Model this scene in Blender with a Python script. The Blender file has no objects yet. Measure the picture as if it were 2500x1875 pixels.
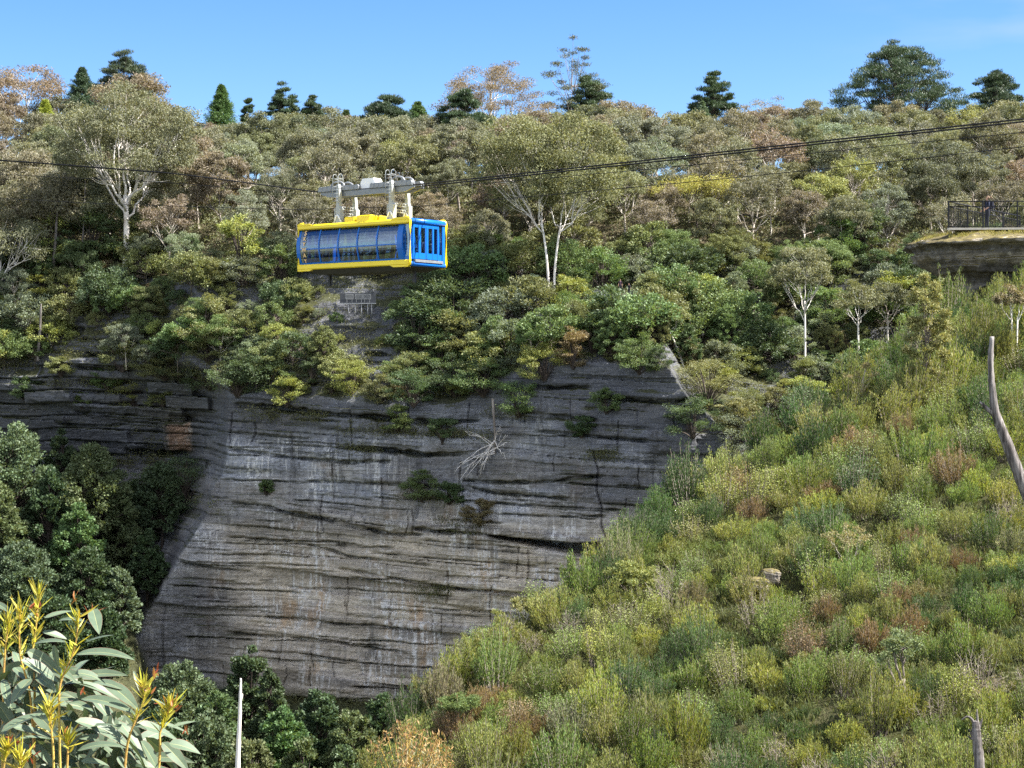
import bpy, math, random
import numpy as np
from mathutils import Vector, Matrix, Quaternion

R = math.radians
SC = bpy.context.scene
COL = SC.collection
rs = np.random.RandomState(11)
random.seed(11)

# ------------------------------------------------------------------ camera, sky, sun, exposure
F = 4665.0                      # focal length in pixels of the 2500 px wide photograph
cam = bpy.data.cameras.new('camera')
cam.sensor_width = 36.0
cam.lens = 36.0 * F / 2500.0
cam.clip_start = 0.1
cam.clip_end = 6000
camo = bpy.data.objects.new('camera', cam)
camo.rotation_euler = (R(90), 0, 0)
COL.objects.link(camo)
SC.camera = camo

SUN_AZ = math.atan2(0.985, -0.15)      # from +Y towards +X
SUN_EL = R(51)
world = bpy.data.worlds.new('World')
SC.world = world
world.use_nodes = True
wn = world.node_tree
wn.nodes.clear()
w_out = wn.nodes.new('ShaderNodeOutputWorld')
w_bg = wn.nodes.new('ShaderNodeBackground')
w_sky = wn.nodes.new('ShaderNodeTexSky')
w_sky.sky_type = 'NISHITA'
w_sky.sun_disc = False
w_sky.sun_elevation = SUN_EL
w_sky.sun_rotation = SUN_AZ
w_sky.altitude = 900
w_sky.air_density = 1.0
w_sky.dust_density = 0.2
w_sky.ozone_density = 2.5
w_hs = wn.nodes.new('ShaderNodeHueSaturation')
w_hs.inputs['Saturation'].default_value = 1.33
w_hs.inputs['Value'].default_value = 1.0
w_hs.inputs['Hue'].default_value = 0.513
wn.links.new(w_sky.outputs[0], w_hs.inputs['Color'])
# a thin veil of cirrus
w_t2 = wn.nodes.new('ShaderNodeTexCoord'); w_mp = wn.nodes.new('ShaderNodeMapping'); w_mp.inputs['Scale'].default_value = (5, 5, 22); w_mp.inputs['Rotation'].default_value = (0, R(28), 0)
wn.links.new(w_t2.outputs['Generated'], w_mp.inputs[0])
w_n2 = wn.nodes.new('ShaderNodeTexNoise'); w_n2.inputs['Scale'].default_value = 1.6; w_n2.inputs['Detail'].default_value = 6; wn.links.new(w_mp.outputs[0], w_n2.inputs['Vector'])
w_r2 = wn.nodes.new('ShaderNodeValToRGB'); w_r2.color_ramp.elements[0].position = .44; w_r2.color_ramp.elements[1].position = .85; w_r2.color_ramp.elements[1].color = (.45, .45, .45, 1); wn.links.new(w_n2.outputs[0], w_r2.inputs[0])
w_xc = wn.nodes.new('ShaderNodeMix'); w_xc.data_type = 'RGBA'; w_xc.inputs[7].default_value = (4.2, 4.3, 4.5, 1)
w_s2 = wn.nodes.new('ShaderNodeSeparateXYZ'); wn.links.new(w_t2.outputs['Generated'], w_s2.inputs[0])
w_m4 = wn.nodes.new('ShaderNodeMapRange'); w_m4.interpolation_type = 'SMOOTHSTEP'; w_m4.inputs['From Min'].default_value = .13; w_m4.inputs['From Max'].default_value = .27; wn.links.new(w_s2.outputs[0], w_m4.inputs['Value'])
w_m5 = wn.nodes.new('ShaderNodeMath'); w_m5.operation = 'MULTIPLY'; wn.links.new(w_m4.outputs[0], w_m5.inputs[0]); wn.links.new(w_r2.outputs[0], w_m5.inputs[1])
wn.links.new(w_m5.outputs[0], w_xc.inputs[0]); wn.links.new(w_hs.outputs[0], w_xc.inputs[6])
wn.links.new(w_xc.outputs[2], w_bg.inputs['Color'])
# added cumulus behind the photographer, out of view, to brighten the shaded cliff
w_tc = wn.nodes.new('ShaderNodeTexCoord')
w_no = wn.nodes.new('ShaderNodeTexNoise'); w_no.inputs['Scale'].default_value = 2.6; w_no.inputs['Detail'].default_value = 5
wn.links.new(w_tc.outputs['Generated'], w_no.inputs['Vector'])
w_cr = wn.nodes.new('ShaderNodeValToRGB'); w_cr.color_ramp.elements[0].position = .42; w_cr.color_ramp.elements[1].position = .56
wn.links.new(w_no.outputs[0], w_cr.inputs[0])
w_sp = wn.nodes.new('ShaderNodeSeparateXYZ'); wn.links.new(w_tc.outputs['Generated'], w_sp.inputs[0])
w_my = wn.nodes.new('ShaderNodeMapRange'); w_my.interpolation_type = 'SMOOTHSTEP'
w_my.inputs['From Min'].default_value = .05; w_my.inputs['From Max'].default_value = -.45; wn.links.new(w_sp.outputs[1], w_my.inputs['Value'])
w_mz = wn.nodes.new('ShaderNodeMapRange'); w_mz.inputs['From Min'].default_value = .02; w_mz.inputs['From Max'].default_value = .2; wn.links.new(w_sp.outputs[2], w_mz.inputs['Value'])
w_m1 = wn.nodes.new('ShaderNodeMath'); w_m1.operation = 'MULTIPLY'; wn.links.new(w_my.outputs[0], w_m1.inputs[0]); wn.links.new(w_mz.outputs[0], w_m1.inputs[1])
w_m2 = wn.nodes.new('ShaderNodeMath'); w_m2.operation = 'MULTIPLY'; wn.links.new(w_m1.outputs[0], w_m2.inputs[0]); wn.links.new(w_cr.outputs[0], w_m2.inputs[1])
w_fill = wn.nodes.new('ShaderNodeBackground'); w_fill.inputs['Color'].default_value = (.93, .965, 1.0, 1); w_fill.inputs['Strength'].default_value = 0.66
w_mx = wn.nodes.new('ShaderNodeMixShader'); wn.links.new(w_m2.outputs[0], w_mx.inputs[0]); wn.links.new(w_bg.outputs[0], w_mx.inputs[1]); wn.links.new(w_fill.outputs[0], w_mx.inputs[2])
wn.links.new(w_mx.outputs[0], w_out.inputs['Surface'])
w_bg.inputs['Strength'].default_value = 0.056

sl = bpy.data.lights.new('sun', 'SUN')
sl.energy = 5.0
sl.angle = R(0.53)
sl.color = (1.0, 0.955, 0.88)
so = bpy.data.objects.new('sun', sl)
SUN_DIR = Vector((math.sin(SUN_AZ) * math.cos(SUN_EL), math.cos(SUN_AZ) * math.cos(SUN_EL), math.sin(SUN_EL)))
so.rotation_euler = SUN_DIR.to_track_quat('Z', 'Y').to_euler()
so.location = SUN_DIR * 300
COL.objects.link(so)

SC.view_settings.view_transform = 'Standard'
SC.view_settings.look = 'None'
SC.view_settings.exposure = 2.0
SC.view_settings.gamma = 1.0
SC.cycles.max_bounces = 7
SC.cycles.diffuse_bounces = 3
SC.cycles.glossy_bounces = 2
SC.cycles.transmission_bounces = 4
SC.cycles.transparent_max_bounces = 10
SC.cycles.caustics_reflective = False
SC.cycles.caustics_refractive = False
SC.cycles.use_denoising = False


def at(px, py, Y):
    """point at depth Y that stands where the photograph shows (px, py)"""
    return np.array([(px - 1250.0) / F * Y, Y, (937.5 - py) / F * Y])


# ------------------------------------------------------------------ noise
def _hash(ix, iy, seed):
    h = (ix.astype(np.int64) * 374761393 + iy.astype(np.int64) * 668265263 + seed * 974634777) & 0xffffffff
    h = ((h ^ (h >> 13)) * 1274126177) & 0xffffffff
    h = h ^ (h >> 16)
    return h / 4294967296.0


def vnoise(x, y, seed=0):
    x = np.asarray(x, float); y = np.asarray(y, float)
    x, y = np.broadcast_arrays(x, y)
    ix = np.floor(x); iy = np.floor(y)
    fx = x - ix; fy = y - iy
    fx = fx * fx * fx * (fx * (fx * 6 - 15) + 10); fy = fy * fy * fy * (fy * (fy * 6 - 15) + 10)
    a = _hash(ix, iy, seed); b = _hash(ix + 1, iy, seed)
    c = _hash(ix, iy + 1, seed); d = _hash(ix + 1, iy + 1, seed)
    return (a + (b - a) * fx) * (1 - fy) + (c + (d - c) * fx) * fy


def fbm(x, y, octv=4, seed=0):
    s = 0.0; a = 0.5; t = 0.0
    for k in range(octv):
        s = s + a * (vnoise(x, y, seed + k * 17) * 2 - 1)
        t += a; a *= 0.5; x = x * 2.03; y = y * 2.03
    return s / t


def sstep(a, b, x):
    t = np.clip((x - a) / (b - a), 0, 1)
    return t * t * (3 - 2 * t)


# ------------------------------------------------------------------ mesh building
def norm(v):
    return v / np.maximum(np.linalg.norm(v, axis=-1, keepdims=True), 1e-9)


class MB:
    def __init__(self):
        self.V = []; self.F = []; self.M = []; self.A = []; self.S = []; self.n = 0

    def add(self, v, f, m=0, a=None, smooth=False):
        v = np.asarray(v, float).reshape(-1, 3)
        f = np.asarray(f, np.int64)
        self.V.append(v); self.F.append(f + self.n)
        self.M.append(np.full(len(f), m, np.int32)); self.S.append(np.full(len(f), smooth, bool))
        self.A.append(np.full(len(v), 0.5) if a is None else np.broadcast_to(np.asarray(a, float), (len(v),)).copy())
        self.n += len(v)
        return self

    def leaves(self, c, d, nrm, L, W, a=None, m=0, mid=0.45):
        """rhombic leaf blades from c along d"""
        n = len(c)
        d = norm(d); s = norm(np.cross(d, nrm))
        L = np.broadcast_to(np.asarray(L, float), (n,))[:, None]; W = np.broadcast_to(np.asarray(W, float), (n,))[:, None]
        v = np.stack([c, c + d * L * mid + s * W * .5, c + d * L, c + d * L * mid - s * W * .5], 1).reshape(-1, 3)
        f = np.arange(n * 4).reshape(n, 4)
        if a is None:
            a = rs.rand(n)
        return self.add(v, f, m, np.repeat(a, 4))

    def tube(self, p, r, sides=6, m=0, a=0.5, cap=True):
        p = np.asarray(p, float); n = len(p)
        r = np.broadcast_to(np.asarray(r, float), (n,))
        t = np.gradient(p, axis=0); t = norm(t)
        ref = np.array([0., 0., 1.]) if abs(t[:, 2]).mean() < 0.8 else np.array([1., 0., 0.])
        u = norm(np.cross(t, ref)); w = np.cross(t, u)
        ang = np.arange(sides) / sides * 2 * math.pi
        v = (p[:, None, :] + r[:, None, None] * (np.cos(ang)[None, :, None] * u[:, None, :] + np.sin(ang)[None, :, None] * w[:, None, :])).reshape(-1, 3)
        i = np.arange(n - 1)[:, None] * sides; j = np.arange(sides)[None, :]; k = (j + 1) % sides
        f = np.stack([i + j, i + k, i + sides + k, i + sides + j], -1).reshape(-1, 4)
        base = self.n
        self.add(v, f, m, a, True)
        if cap:
            self.F.append(np.array([np.arange(sides)[::-1] + base])); self.M.append(np.array([m], np.int32)); self.S.append(np.array([False]))
            self.F.append(np.array([np.arange(sides) + base + (n - 1) * sides])); self.M.append(np.array([m], np.int32)); self.S.append(np.array([False]))
        return self

    def box(self, lo, hi, m=0, a=0.5, bevel=0.0):
        lo = np.asarray(lo, float); hi = np.asarray(hi, float)
        lo, hi = np.minimum(lo, hi), np.maximum(lo, hi)
        b = min(bevel, *(0.45 * (hi - lo)))
        if b <= 0:
            v = np.array([[x, y, z] for x in (lo[0], hi[0]) for y in (lo[1], hi[1]) for z in (lo[2], hi[2])])
            f = [[0, 1, 3, 2], [4, 6, 7, 5], [0, 4, 5, 1], [2, 3, 7, 6], [0, 2, 6, 4], [1, 5, 7, 3]]
            return self.add(v, f, m, a)
        V = []; idx = {}
        for sx in (0, 1):
            for sy in (0, 1):
                for sz in (0, 1):
                    c = np.array([hi[0] if sx else lo[0], hi[1] if sy else lo[1], hi[2] if sz else lo[2]])
                    g = np.array([-b if sx else b, -b if sy else b, -b if sz else b])
                    for ax in range(3):
                        o = g.copy(); o[ax] = 0
                        idx[(sx, sy, sz, ax)] = len(V); V.append(c + o)
        I = lambda s, ax: idx[(s[0], s[1], s[2], ax)]
        base = self.n
        quads = []; tris = []
        for ax in range(3):
            o1, o2 = [k for k in range(3) if k != ax]
            for sd in (0, 1):
                q = []
                for (s1, s2) in ((0, 0), (1, 0), (1, 1), (0, 1)):
                    s = [0, 0, 0]; s[ax] = sd; s[o1] = s1; s[o2] = s2
                    q.append(I(s, ax))
                quads.append(q)
            for s1 in (0, 1):
                for s2 in (0, 1):
                    s = [0, 0, 0]; s[o1] = s1; s[o2] = s2; e = list(s); e[ax] = 1
                    quads.append([I(s, o1), I(e, o1), I(e, o2), I(s, o2)])
        for sx in (0, 1):
            for sy in (0, 1):
                for sz in (0, 1):
                    tris.append([I((sx, sy, sz), 0), I((sx, sy, sz), 1), I((sx, sy, sz), 2)])
        V = np.array(V); cen = V.mean(0)
        def fix(fs):
            out = []
            for q in fs:
                pts = V[q]; n = np.cross(pts[1] - pts[0], pts[2] - pts[0])
                out.append(q if np.dot(n, pts.mean(0) - cen) > 0 else q[::-1])
            return out
        self.add(V, fix(quads), m, a)
        t = np.array(fix(tris)) + base
        self.F.append(t); self.M.append(np.full(len(t), m, np.int32)); self.S.append(np.zeros(len(t), bool))
        return self

    def prism(self, poly, axis, lo, hi, m=0, a=0.5):
        """extrude a polygon; poly holds the two coordinates other than `axis`"""
        poly = np.asarray(poly, float); n = len(poly)
        o = [k for k in range(3) if k != axis]
        v = np.zeros((2 * n, 3)); v[:n, o] = poly; v[n:, o] = poly; v[:n, axis] = lo; v[n:, axis] = hi
        i = np.arange(n); j = (i + 1) % n
        base = self.n
        self.add(v, np.stack([i, j, j + n, i + n], -1), m, a)
        for q in (np.array([i[::-1]]) + base, np.array([i + n]) + base):
            self.F.append(q); self.M.append(np.array([m], np.int32)); self.S.append(np.array([False]))
        return self

    def grid(self, P, m=0, a=0.5, smooth=True):
        """P is (rows, cols, 3)"""
        r, c = P.shape[:2]
        i = np.arange(r - 1)[:, None] * c; j = np.arange(c - 1)[None, :]
        f = np.stack([i + j, i + j + 1, i + c + j + 1, i + c + j], -1).reshape(-1, 4)
        return self.add(P.reshape(-1, 3), f, m, a, smooth)

    def xf(self, M):
        """transform everything so far by a 4x4"""
        M = np.array(M)
        self.V = [v @ M[:3, :3].T + M[:3, 3] for v in self.V]
        return self

    def mesh(self, name, mats):
        me = bpy.data.meshes.new(name)
        V = np.concatenate(self.V)
        lens = np.concatenate([np.full(len(f), f.shape[1]) for f in self.F])
        loops = np.concatenate([f.reshape(-1) for f in self.F])
        me.vertices.add(len(V)); me.vertices.foreach_set('co', V.astype(np.float32).ravel())
        me.loops.add(len(loops)); me.loops.foreach_set('vertex_index', loops.astype(np.int32))
        me.polygons.add(len(lens))
        st = np.concatenate([[0], np.cumsum(lens)[:-1]])
        me.polygons.foreach_set('loop_start', st.astype(np.int32))
        me.polygons.foreach_set('loop_total', lens.astype(np.int32))
        for mm in (mats if isinstance(mats, (list, tuple)) else [mats]):
            me.materials.append(mm)
        me.polygons.foreach_set('material_index', np.concatenate(self.M))
        me.polygons.foreach_set('use_smooth', np.concatenate(self.S))
        at_ = me.attributes.new('rnd', 'FLOAT', 'POINT')
        at_.data.foreach_set('value', np.concatenate(self.A).astype(np.float32))
        me.update(calc_edges=True)
        return me

    def build(self, name, mats, parent=None):
        o = bpy.data.objects.new(name, self.mesh(name, mats))
        COL.objects.link(o)
        if parent is not None:
            o.parent = parent
        return o


def tag(o, label, cat, group=None, kind=None):
    o['label'] = label; o['category'] = cat
    if group: o['group'] = group
    if kind: o['kind'] = kind
    return o


def empty(name, loc=(0, 0, 0), rz=0.0):
    o = bpy.data.objects.new(name, None)
    o.location = Vector(tuple(float(c) for c in loc)); o.rotation_euler = (0, 0, rz)
    o.empty_display_size = .3
    COL.objects.link(o)
    return o


def struct(o, kind='structure', label=None, cat=None):
    o['kind'] = kind
    if label: o['label'] = label
    if cat: o['category'] = cat
    return o


# ------------------------------------------------------------------ materials
def new_mat(name):
    m = bpy.data.materials.new(name); m.use_nodes = True
    nt = m.node_tree; nt.nodes.clear()
    return m, nt


def N(nt, typ, **kw):
    n = nt.nodes.new(typ)
    for k, v in kw.items():
        if k.startswith('i_'):
            key = k[2:]
            n.inputs[int(key) if key.isdigit() else key].default_value = v
        else:
            setattr(n, k, v)
    return n


def ramp(nt, stops, src=None):
    n = nt.nodes.new('ShaderNodeValToRGB'); e = n.color_ramp.elements
    while len(e) < len(stops): e.new(0.5)
    for el, (p, c) in zip(e, stops):
        el.position = p; el.color = (c, c, c, 1) if isinstance(c, (int, float)) else (*c, 1)
    if src is not None: nt.links.new(src, n.inputs[0])
    return n.outputs[0]


def mixc(nt, fac, a, b, mode='MIX'):
    n = nt.nodes.new('ShaderNodeMix'); n.data_type = 'RGBA'; n.blend_type = mode
    for sock, val in ((n.inputs[0], fac), (n.inputs[6], a), (n.inputs[7], b)):
        if hasattr(val, 'is_linked'): nt.links.new(val, sock)
        elif isinstance(val, (int, float)): sock.default_value = val
        else: sock.default_value = (*val, 1)
    return n.outputs[2]


def math_(nt, op, a, b=None, c=None):
    n = nt.nodes.new('ShaderNodeMath'); n.operation = op
    for i, v in enumerate((a, b, c)):
        if v is None: continue
        if hasattr(v, 'is_linked'): nt.links.new(v, n.inputs[i])
        else: n.inputs[i].default_value = v
    return n.outputs[0]


def coords(nt, scale=(1, 1, 1), kind='Object'):
    tc = nt.nodes.new('ShaderNodeTexCoord'); mp = nt.nodes.new('ShaderNodeMapping')
    mp.inputs['Scale'].default_value = scale
    nt.links.new(tc.outputs[kind], mp.inputs[0])
    return mp.outputs[0]


def noise(nt, vec, scale, detail=4, rough=.55, dist=0.0):
    n = N(nt, 'ShaderNodeTexNoise'); n.inputs['Scale'].default_value = scale; n.inputs['Detail'].default_value = detail
    n.inputs['Roughness'].default_value = rough; n.inputs['Distortion'].default_value = dist
    nt.links.new(vec, n.inputs['Vector'])
    return n.outputs[0]


def finish(nt, shader):
    o = nt.nodes.new('ShaderNodeOutputMaterial'); nt.links.new(shader, o.inputs['Surface'])


def pbsdf(nt, color, rough=.6, spec=.3, metal=0.0, bump=None, bstr=.3, bdist=.05):
    b = nt.nodes.new('ShaderNodeBsdfPrincipled')
    if hasattr(color, 'is_linked'): nt.links.new(color, b.inputs['Base Color'])
    else: b.inputs['Base Color'].default_value = (*color, 1)
    if hasattr(rough, 'is_linked'): nt.links.new(rough, b.inputs['Roughness'])
    else: b.inputs['Roughness'].default_value = rough
    b.inputs['Specular IOR Level'].default_value = spec
    b.inputs['Metallic'].default_value = metal
    if bump is not None:
        bn = N(nt, 'ShaderNodeBump'); bn.inputs['Strength'].default_value = bstr; bn.inputs['Distance'].default_value = bdist
        nt.links.new(bump, bn.inputs['Height']); nt.links.new(bn.outputs[0], b.inputs['Normal'])
    return b.outputs[0]


def foliage(name, rough=.5, spec=.35, trans=.3, lo=.55, hi=1.5, hue=.05, tcol=(1.25, 1.15, .55)):
    """leaf blades: the plant's own colour (object colour), varied leaf by leaf"""
    m, nt = new_mat(name)
    oi = N(nt, 'ShaderNodeObjectInfo'); at_ = N(nt, 'ShaderNodeAttribute', attribute_name='rnd')
    r = at_.outputs['Fac']
    val = N(nt, 'ShaderNodeMapRange'); val.inputs['To Min'].default_value = lo; val.inputs['To Max'].default_value = hi
    nt.links.new(r, val.inputs['Value'])
    r2 = math_(nt, 'FRACT', math_(nt, 'MULTIPLY', r, 17.3))
    hs = N(nt, 'ShaderNodeHueSaturation')
    nt.links.new(math_(nt, 'MULTIPLY_ADD', r2, hue, .5 - hue / 2), hs.inputs['Hue'])
    nt.links.new(val.outputs[0], hs.inputs['Value']); nt.links.new(oi.outputs['Color'], hs.inputs['Color'])
    p = pbsdf(nt, hs.outputs[0], rough, spec)
    t = N(nt, 'ShaderNodeBsdfTranslucent')
    nt.links.new(mixc(nt, 1.0, hs.outputs[0], tcol, 'MULTIPLY'), t.inputs['Color'])
    mx = N(nt, 'ShaderNodeMixShader'); mx.inputs[0].default_value = trans
    nt.links.new(p, mx.inputs[1]); nt.links.new(t.outputs[0], mx.inputs[2])
    finish(nt, mx.outputs[0])
    return m


def plain(name, color, rough=.5, spec=.4, metal=0.0, var=.12, scale=6.0, bump=0.0):
    m, nt = new_mat(name)
    n = noise(nt, coords(nt), scale, 4)
    c = mixc(nt, ramp(nt, [(.3, 0.0), (.7, 1.0)], n), tuple(c * (1 - var) for c in color), tuple(min(1, c * (1 + var)) for c in color))
    finish(nt, pbsdf(nt, c, rough, spec, metal, n if bump else None, bump, .02))
    return m


M = {}
M['gum'] = foliage('gum_leaves', .6, .22, .3, .68, 1.32, .04)
M['fine'] = foliage('fine_leaves', .55, .3, .32, .55, 1.45, .05)
M['broad'] = foliage('broad_leaves', .55, .28, .25, .6, 1.4, .04)
M['needle'] = foliage('pine_needles', .5, .3, .18, .5, 1.4, .04)
M['heath'] = foliage('heath_leaves', .6, .2, .3, .6, 1.4, .06)


def bark(name, stops, sx=2.5, sz=.35, spec=.2):
    m, nt = new_mat(name)
    v = coords(nt, (sx, sx, sz))
    n = noise(nt, v, 1.0, 7, .68)
    c = ramp(nt, stops, n)
    finish(nt, pbsdf(nt, c, .75, spec, 0, n, .4, .05))
    return m


M['bark_pale'] = bark('pale_gum_bark', [(.30, (.10, .075, .06)), (.42, (.32, .27, .22)), (.55, (.52, .48, .43)), (.75, (.62, .58, .53))])
M['bark_grey'] = bark('grey_gum_bark', [(.3, (.07, .058, .05)), (.5, (.20, .17, .145)), (.72, (.40, .365, .33))])
M['bark_dark'] = bark('dark_bark', [(.3, (.028, .023, .02)), (.55, (.06, .048, .04)), (.75, (.12, .095, .08))])
M['bark_white'] = bark('white_gum_bark', [(.28, (.28, .20, .15)), (.42, (.6, .55, .5)), (.6, (.74, .71, .67))], 1.5, .2)
M['wood_dead'] = bark('weathered_wood', [(.36, (.026, .022, .02)), (.48, (.10, .088, .083)), (.6, (.22, .2, .19)), (.72, (.36, .34, .325))], 14, .9)
M['twig'] = bark('twig_bark', [(.3, (.08, .06, .05)), (.5, (.2, .165, .145)), (.7, (.34, .3, .27))], 5, 1)


def rock_mat(name, moss=True, warm=1.0, dark=1.0, oc_lo=-36, oc_hi=-8, mcol=((.05, .045, .025), (.12, .115, .05)), mlo=.35):
    """bedded sandstone: strata, water streaks, lichen, soil and moss on the ledges"""
    m, nt = new_mat(name)
    v = coords(nt)
    strata = noise(nt, coords(nt, (.06, .06, 1.5)), 1.0, 6, .6, .4)
    blot = noise(nt, v, .16, 5, .6)
    fine = noise(nt, v, 2.6, 8, .7)
    spk = noise(nt, v, 7.0, 4, .7)
    streak = noise(nt, coords(nt, (1.0, 1.0, .055)), 1.1, 5, .62, .2)
    streak2 = noise(nt, coords(nt, (1.6, 1.6, .09)), 1.7, 4, .6, .3)
    base = ramp(nt, [(.25, (.15 * dark, .142 * dark, .138 * dark)), (.45, (.27 * dark, .25 * dark, .235 * dark)), (.6, (.40, .355, .30)), (.78, (.52, .45, .37))], strata)
    sep = N(nt, 'ShaderNodeSeparateXYZ'); nt.links.new(v, sep.inputs[0])
    zz = N(nt, 'ShaderNodeMapRange'); zz.inputs['From Min'].default_value = oc_hi; zz.inputs['From Max'].default_value = oc_lo
    nt.links.new(sep.outputs[2], zz.inputs['Value'])
    # ochre, freshly broken beds are commoner low on the face
    oc = math_(nt, 'MULTIPLY', ramp(nt, [(.47, 0.0), (.6, 1.0)], blot), math_(nt, 'MULTIPLY_ADD', zz.outputs[0], .75, .12))
    c = mixc(nt, oc, base, mixc(nt, fine, (.42, .29, .17), (.62, .46, .29)))
    c = mixc(nt, math_(nt, 'MULTIPLY', ramp(nt, [(.5, 0.0), (.62, 1.0)], streak), .7), c, (.09, .085, .085))
    c = mixc(nt, math_(nt, 'MULTIPLY', ramp(nt, [(.60, 0.0), (.70, 1.0)], streak2), .55), c, (.66, .62, .56))
    c = mixc(nt, math_(nt, 'MULTIPLY', ramp(nt, [(.58, 0.0), (.68, 1.0)], spk), .4), c, (.42, .43, .43))
    c = mixc(nt, 1.0, c, ramp(nt, [(.25, .62), (.75, 1.25)], fine), 'MULTIPLY')
    if moss:
        g = N(nt, 'ShaderNodeNewGeometry'); sg = N(nt, 'ShaderNodeSeparateXYZ'); nt.links.new(g.outputs['True Normal'], sg.inputs[0])
        up = math_(nt, 'MULTIPLY', ramp(nt, [(.35, 0.0), (.6, 1.0)], sg.outputs[2]), ramp(nt, [(mlo, 0.0), (mlo + .15, 1.0)], fine if mlo < .3 else blot))
        c = mixc(nt, up, c, mixc(nt, ramp(nt, [(.35, 0.0), (.65, 1.0)], fine), *mcol))
    h = math_(nt, 'ADD', math_(nt, 'MULTIPLY', strata, .8), math_(nt, 'MULTIPLY', fine, .55))
    finish(nt, pbsdf(nt, c, .85, .2, 0, h, .8, .22))
    return m


def cliff_mat():
    """bedded sandstone: tan where fresh, grey where weathered, black lichen and pale salt runs; recess shade and a sunlit patch painted in"""
    m, nt = new_mat('sandstone_cliff')
    v = coords(nt)
    A = lambda n: N(nt, 'ShaderNodeAttribute', attribute_name=n).outputs['Fac']
    blot = noise(nt, v, .16, 5, .6)
    fine = noise(nt, coords(nt, (1, 1, 1.8)), 1.7, 9, .72)
    spk = noise(nt, v, 6.0, 5, .75)
    lam = noise(nt, coords(nt, (.10, .10, 3.2)), 1.0, 7, .68, .5)
    area = noise(nt, coords(nt, (1, 1, .6)), .11, 3, .5)
    area2 = noise(nt, coords(nt, (1.3, 1, .8)), .17, 3, .5)
    st1 = noise(nt, coords(nt, (1, 1, .07)), .9, 6, .7, .6)
    st2 = noise(nt, coords(nt, (1.4, 1, .10)), 1.3, 6, .7, .8)
    grey = mixc(nt, ramp(nt, [(.3, 0.0), (.7, 1.0)], lam), (.265, .278, .318), (.475, .485, .52))
    tan = mixc(nt, ramp(nt, [(.35, 0.0), (.65, 1.0)], lam), (.47, .395, .31), (.70, .615, .49))
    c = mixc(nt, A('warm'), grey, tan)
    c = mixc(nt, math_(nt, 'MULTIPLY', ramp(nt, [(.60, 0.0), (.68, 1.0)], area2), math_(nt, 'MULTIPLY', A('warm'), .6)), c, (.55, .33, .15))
    c = mixc(nt, A('red'), c, mixc(nt, lam, (.44, .24, .155), (.62, .45, .34)))  # reddish rock, brightened in the colour to stand in for sunlight
    bt = N(nt, 'ShaderNodeMapRange'); bt.inputs['To Min'].default_value = .50; bt.inputs['To Max'].default_value = 1.10; nt.links.new(A('bed'), bt.inputs['Value'])
    c = mixc(nt, 1.0, c, bt.outputs[0], 'MULTIPLY')
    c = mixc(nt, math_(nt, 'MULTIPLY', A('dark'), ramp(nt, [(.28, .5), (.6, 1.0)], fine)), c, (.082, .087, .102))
    c = mixc(nt, math_(nt, 'MULTIPLY', math_(nt, 'MULTIPLY', ramp(nt, [(.52, 0.0), (.63, 1.0)], st1), ramp(nt, [(.45, 0.0), (.6, 1.0)], area)), .75), c, (.075, .075, .08))
    c = mixc(nt, math_(nt, 'MULTIPLY', math_(nt, 'MULTIPLY', ramp(nt, [(.50, 0.0), (.60, 1.0)], st2), ramp(nt, [(.44, 0.0), (.56, 1.0)], area2)), math_(nt, 'MULTIPLY_ADD', A('dark'), -.85, .8)), c, (.74, .73, .71))
    c = mixc(nt, math_(nt, 'MULTIPLY', ramp(nt, [(.60, 0.0), (.67, 1.0)], spk), .45), c, (.55, .55, .54))
    c = mixc(nt, 1.0, c, ramp(nt, [(.22, .45), (.5, 1.0), (.78, 1.35)], fine), 'MULTIPLY')
    c = mixc(nt, 1.0, c, ramp(nt, [(.3, .72), (.7, 1.12)], spk), 'MULTIPLY')
    g = N(nt, 'ShaderNodeNewGeometry'); sg = N(nt, 'ShaderNodeSeparateXYZ'); nt.links.new(g.outputs['True Normal'], sg.inputs[0])
    up = math_(nt, 'MULTIPLY', ramp(nt, [(.5, 0.0), (.8, 1.0)], sg.outputs[2]), ramp(nt, [(.42, 0.0), (.5, 1.0)], blot))
    up = math_(nt, 'MAXIMUM', math_(nt, 'MULTIPLY', up, A('dark')), A('soil'))
    ln = ramp(nt, [(.36, .45), (.46, 1.0)], noise(nt, coords(nt, (.16, .16, 5.5)), 1.0, 6, .7, .3))
    c = mixc(nt, 1.0, c, ln, 'MULTIPLY')
    c = mixc(nt, up, c, mixc(nt, fine, (.03, .032, .018), (.075, .08, .036)))
    h = math_(nt, 'ADD', math_(nt, 'MULTIPLY', lam, .5), math_(nt, 'MULTIPLY', fine, 1.0))
    finish(nt, pbsdf(nt, c, .88, .15, 0, h, 1.0, .3))
    return m


M['cliff'] = cliff_mat()
M['rock'] = rock_mat('weathered_rock', True, 1, 1.1, -1000, -900)
M['ledge_rock'] = rock_mat('black_stained_rock', True, 1, .6, -1000, -900, ((.06, .05, .03), (.17, .14, .05)), .2)


def ground_mat(name, a, b, c3, sc=.5):
    m, nt = new_mat(name)
    v = coords(nt)
    n1 = noise(nt, v, sc, 6, .65); n2 = noise(nt, v, sc * 9, 5, .7)
    c = mixc(nt, ramp(nt, [(.35, 0.0), (.65, 1.0)], n1), a, b)
    c = mixc(nt, ramp(nt, [(.5, 0.0), (.7, 1.0)], n2), c, c3)
    finish(nt, pbsdf(nt, c, .9, .1, 0, n2, .7, .15))
    return m


M['soil'] = ground_mat('forest_floor', (.05, .04, .028), (.075, .065, .035), (.10, .085, .05))
M['heathsoil'] = ground_mat('heath_soil', (.04, .042, .02), (.055, .055, .024), (.075, .066, .034), 1.1)

# ------------------------------------------------------------------ terrain
S230 = F / 230.0                                   # photo pixels per metre at the cliff


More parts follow.
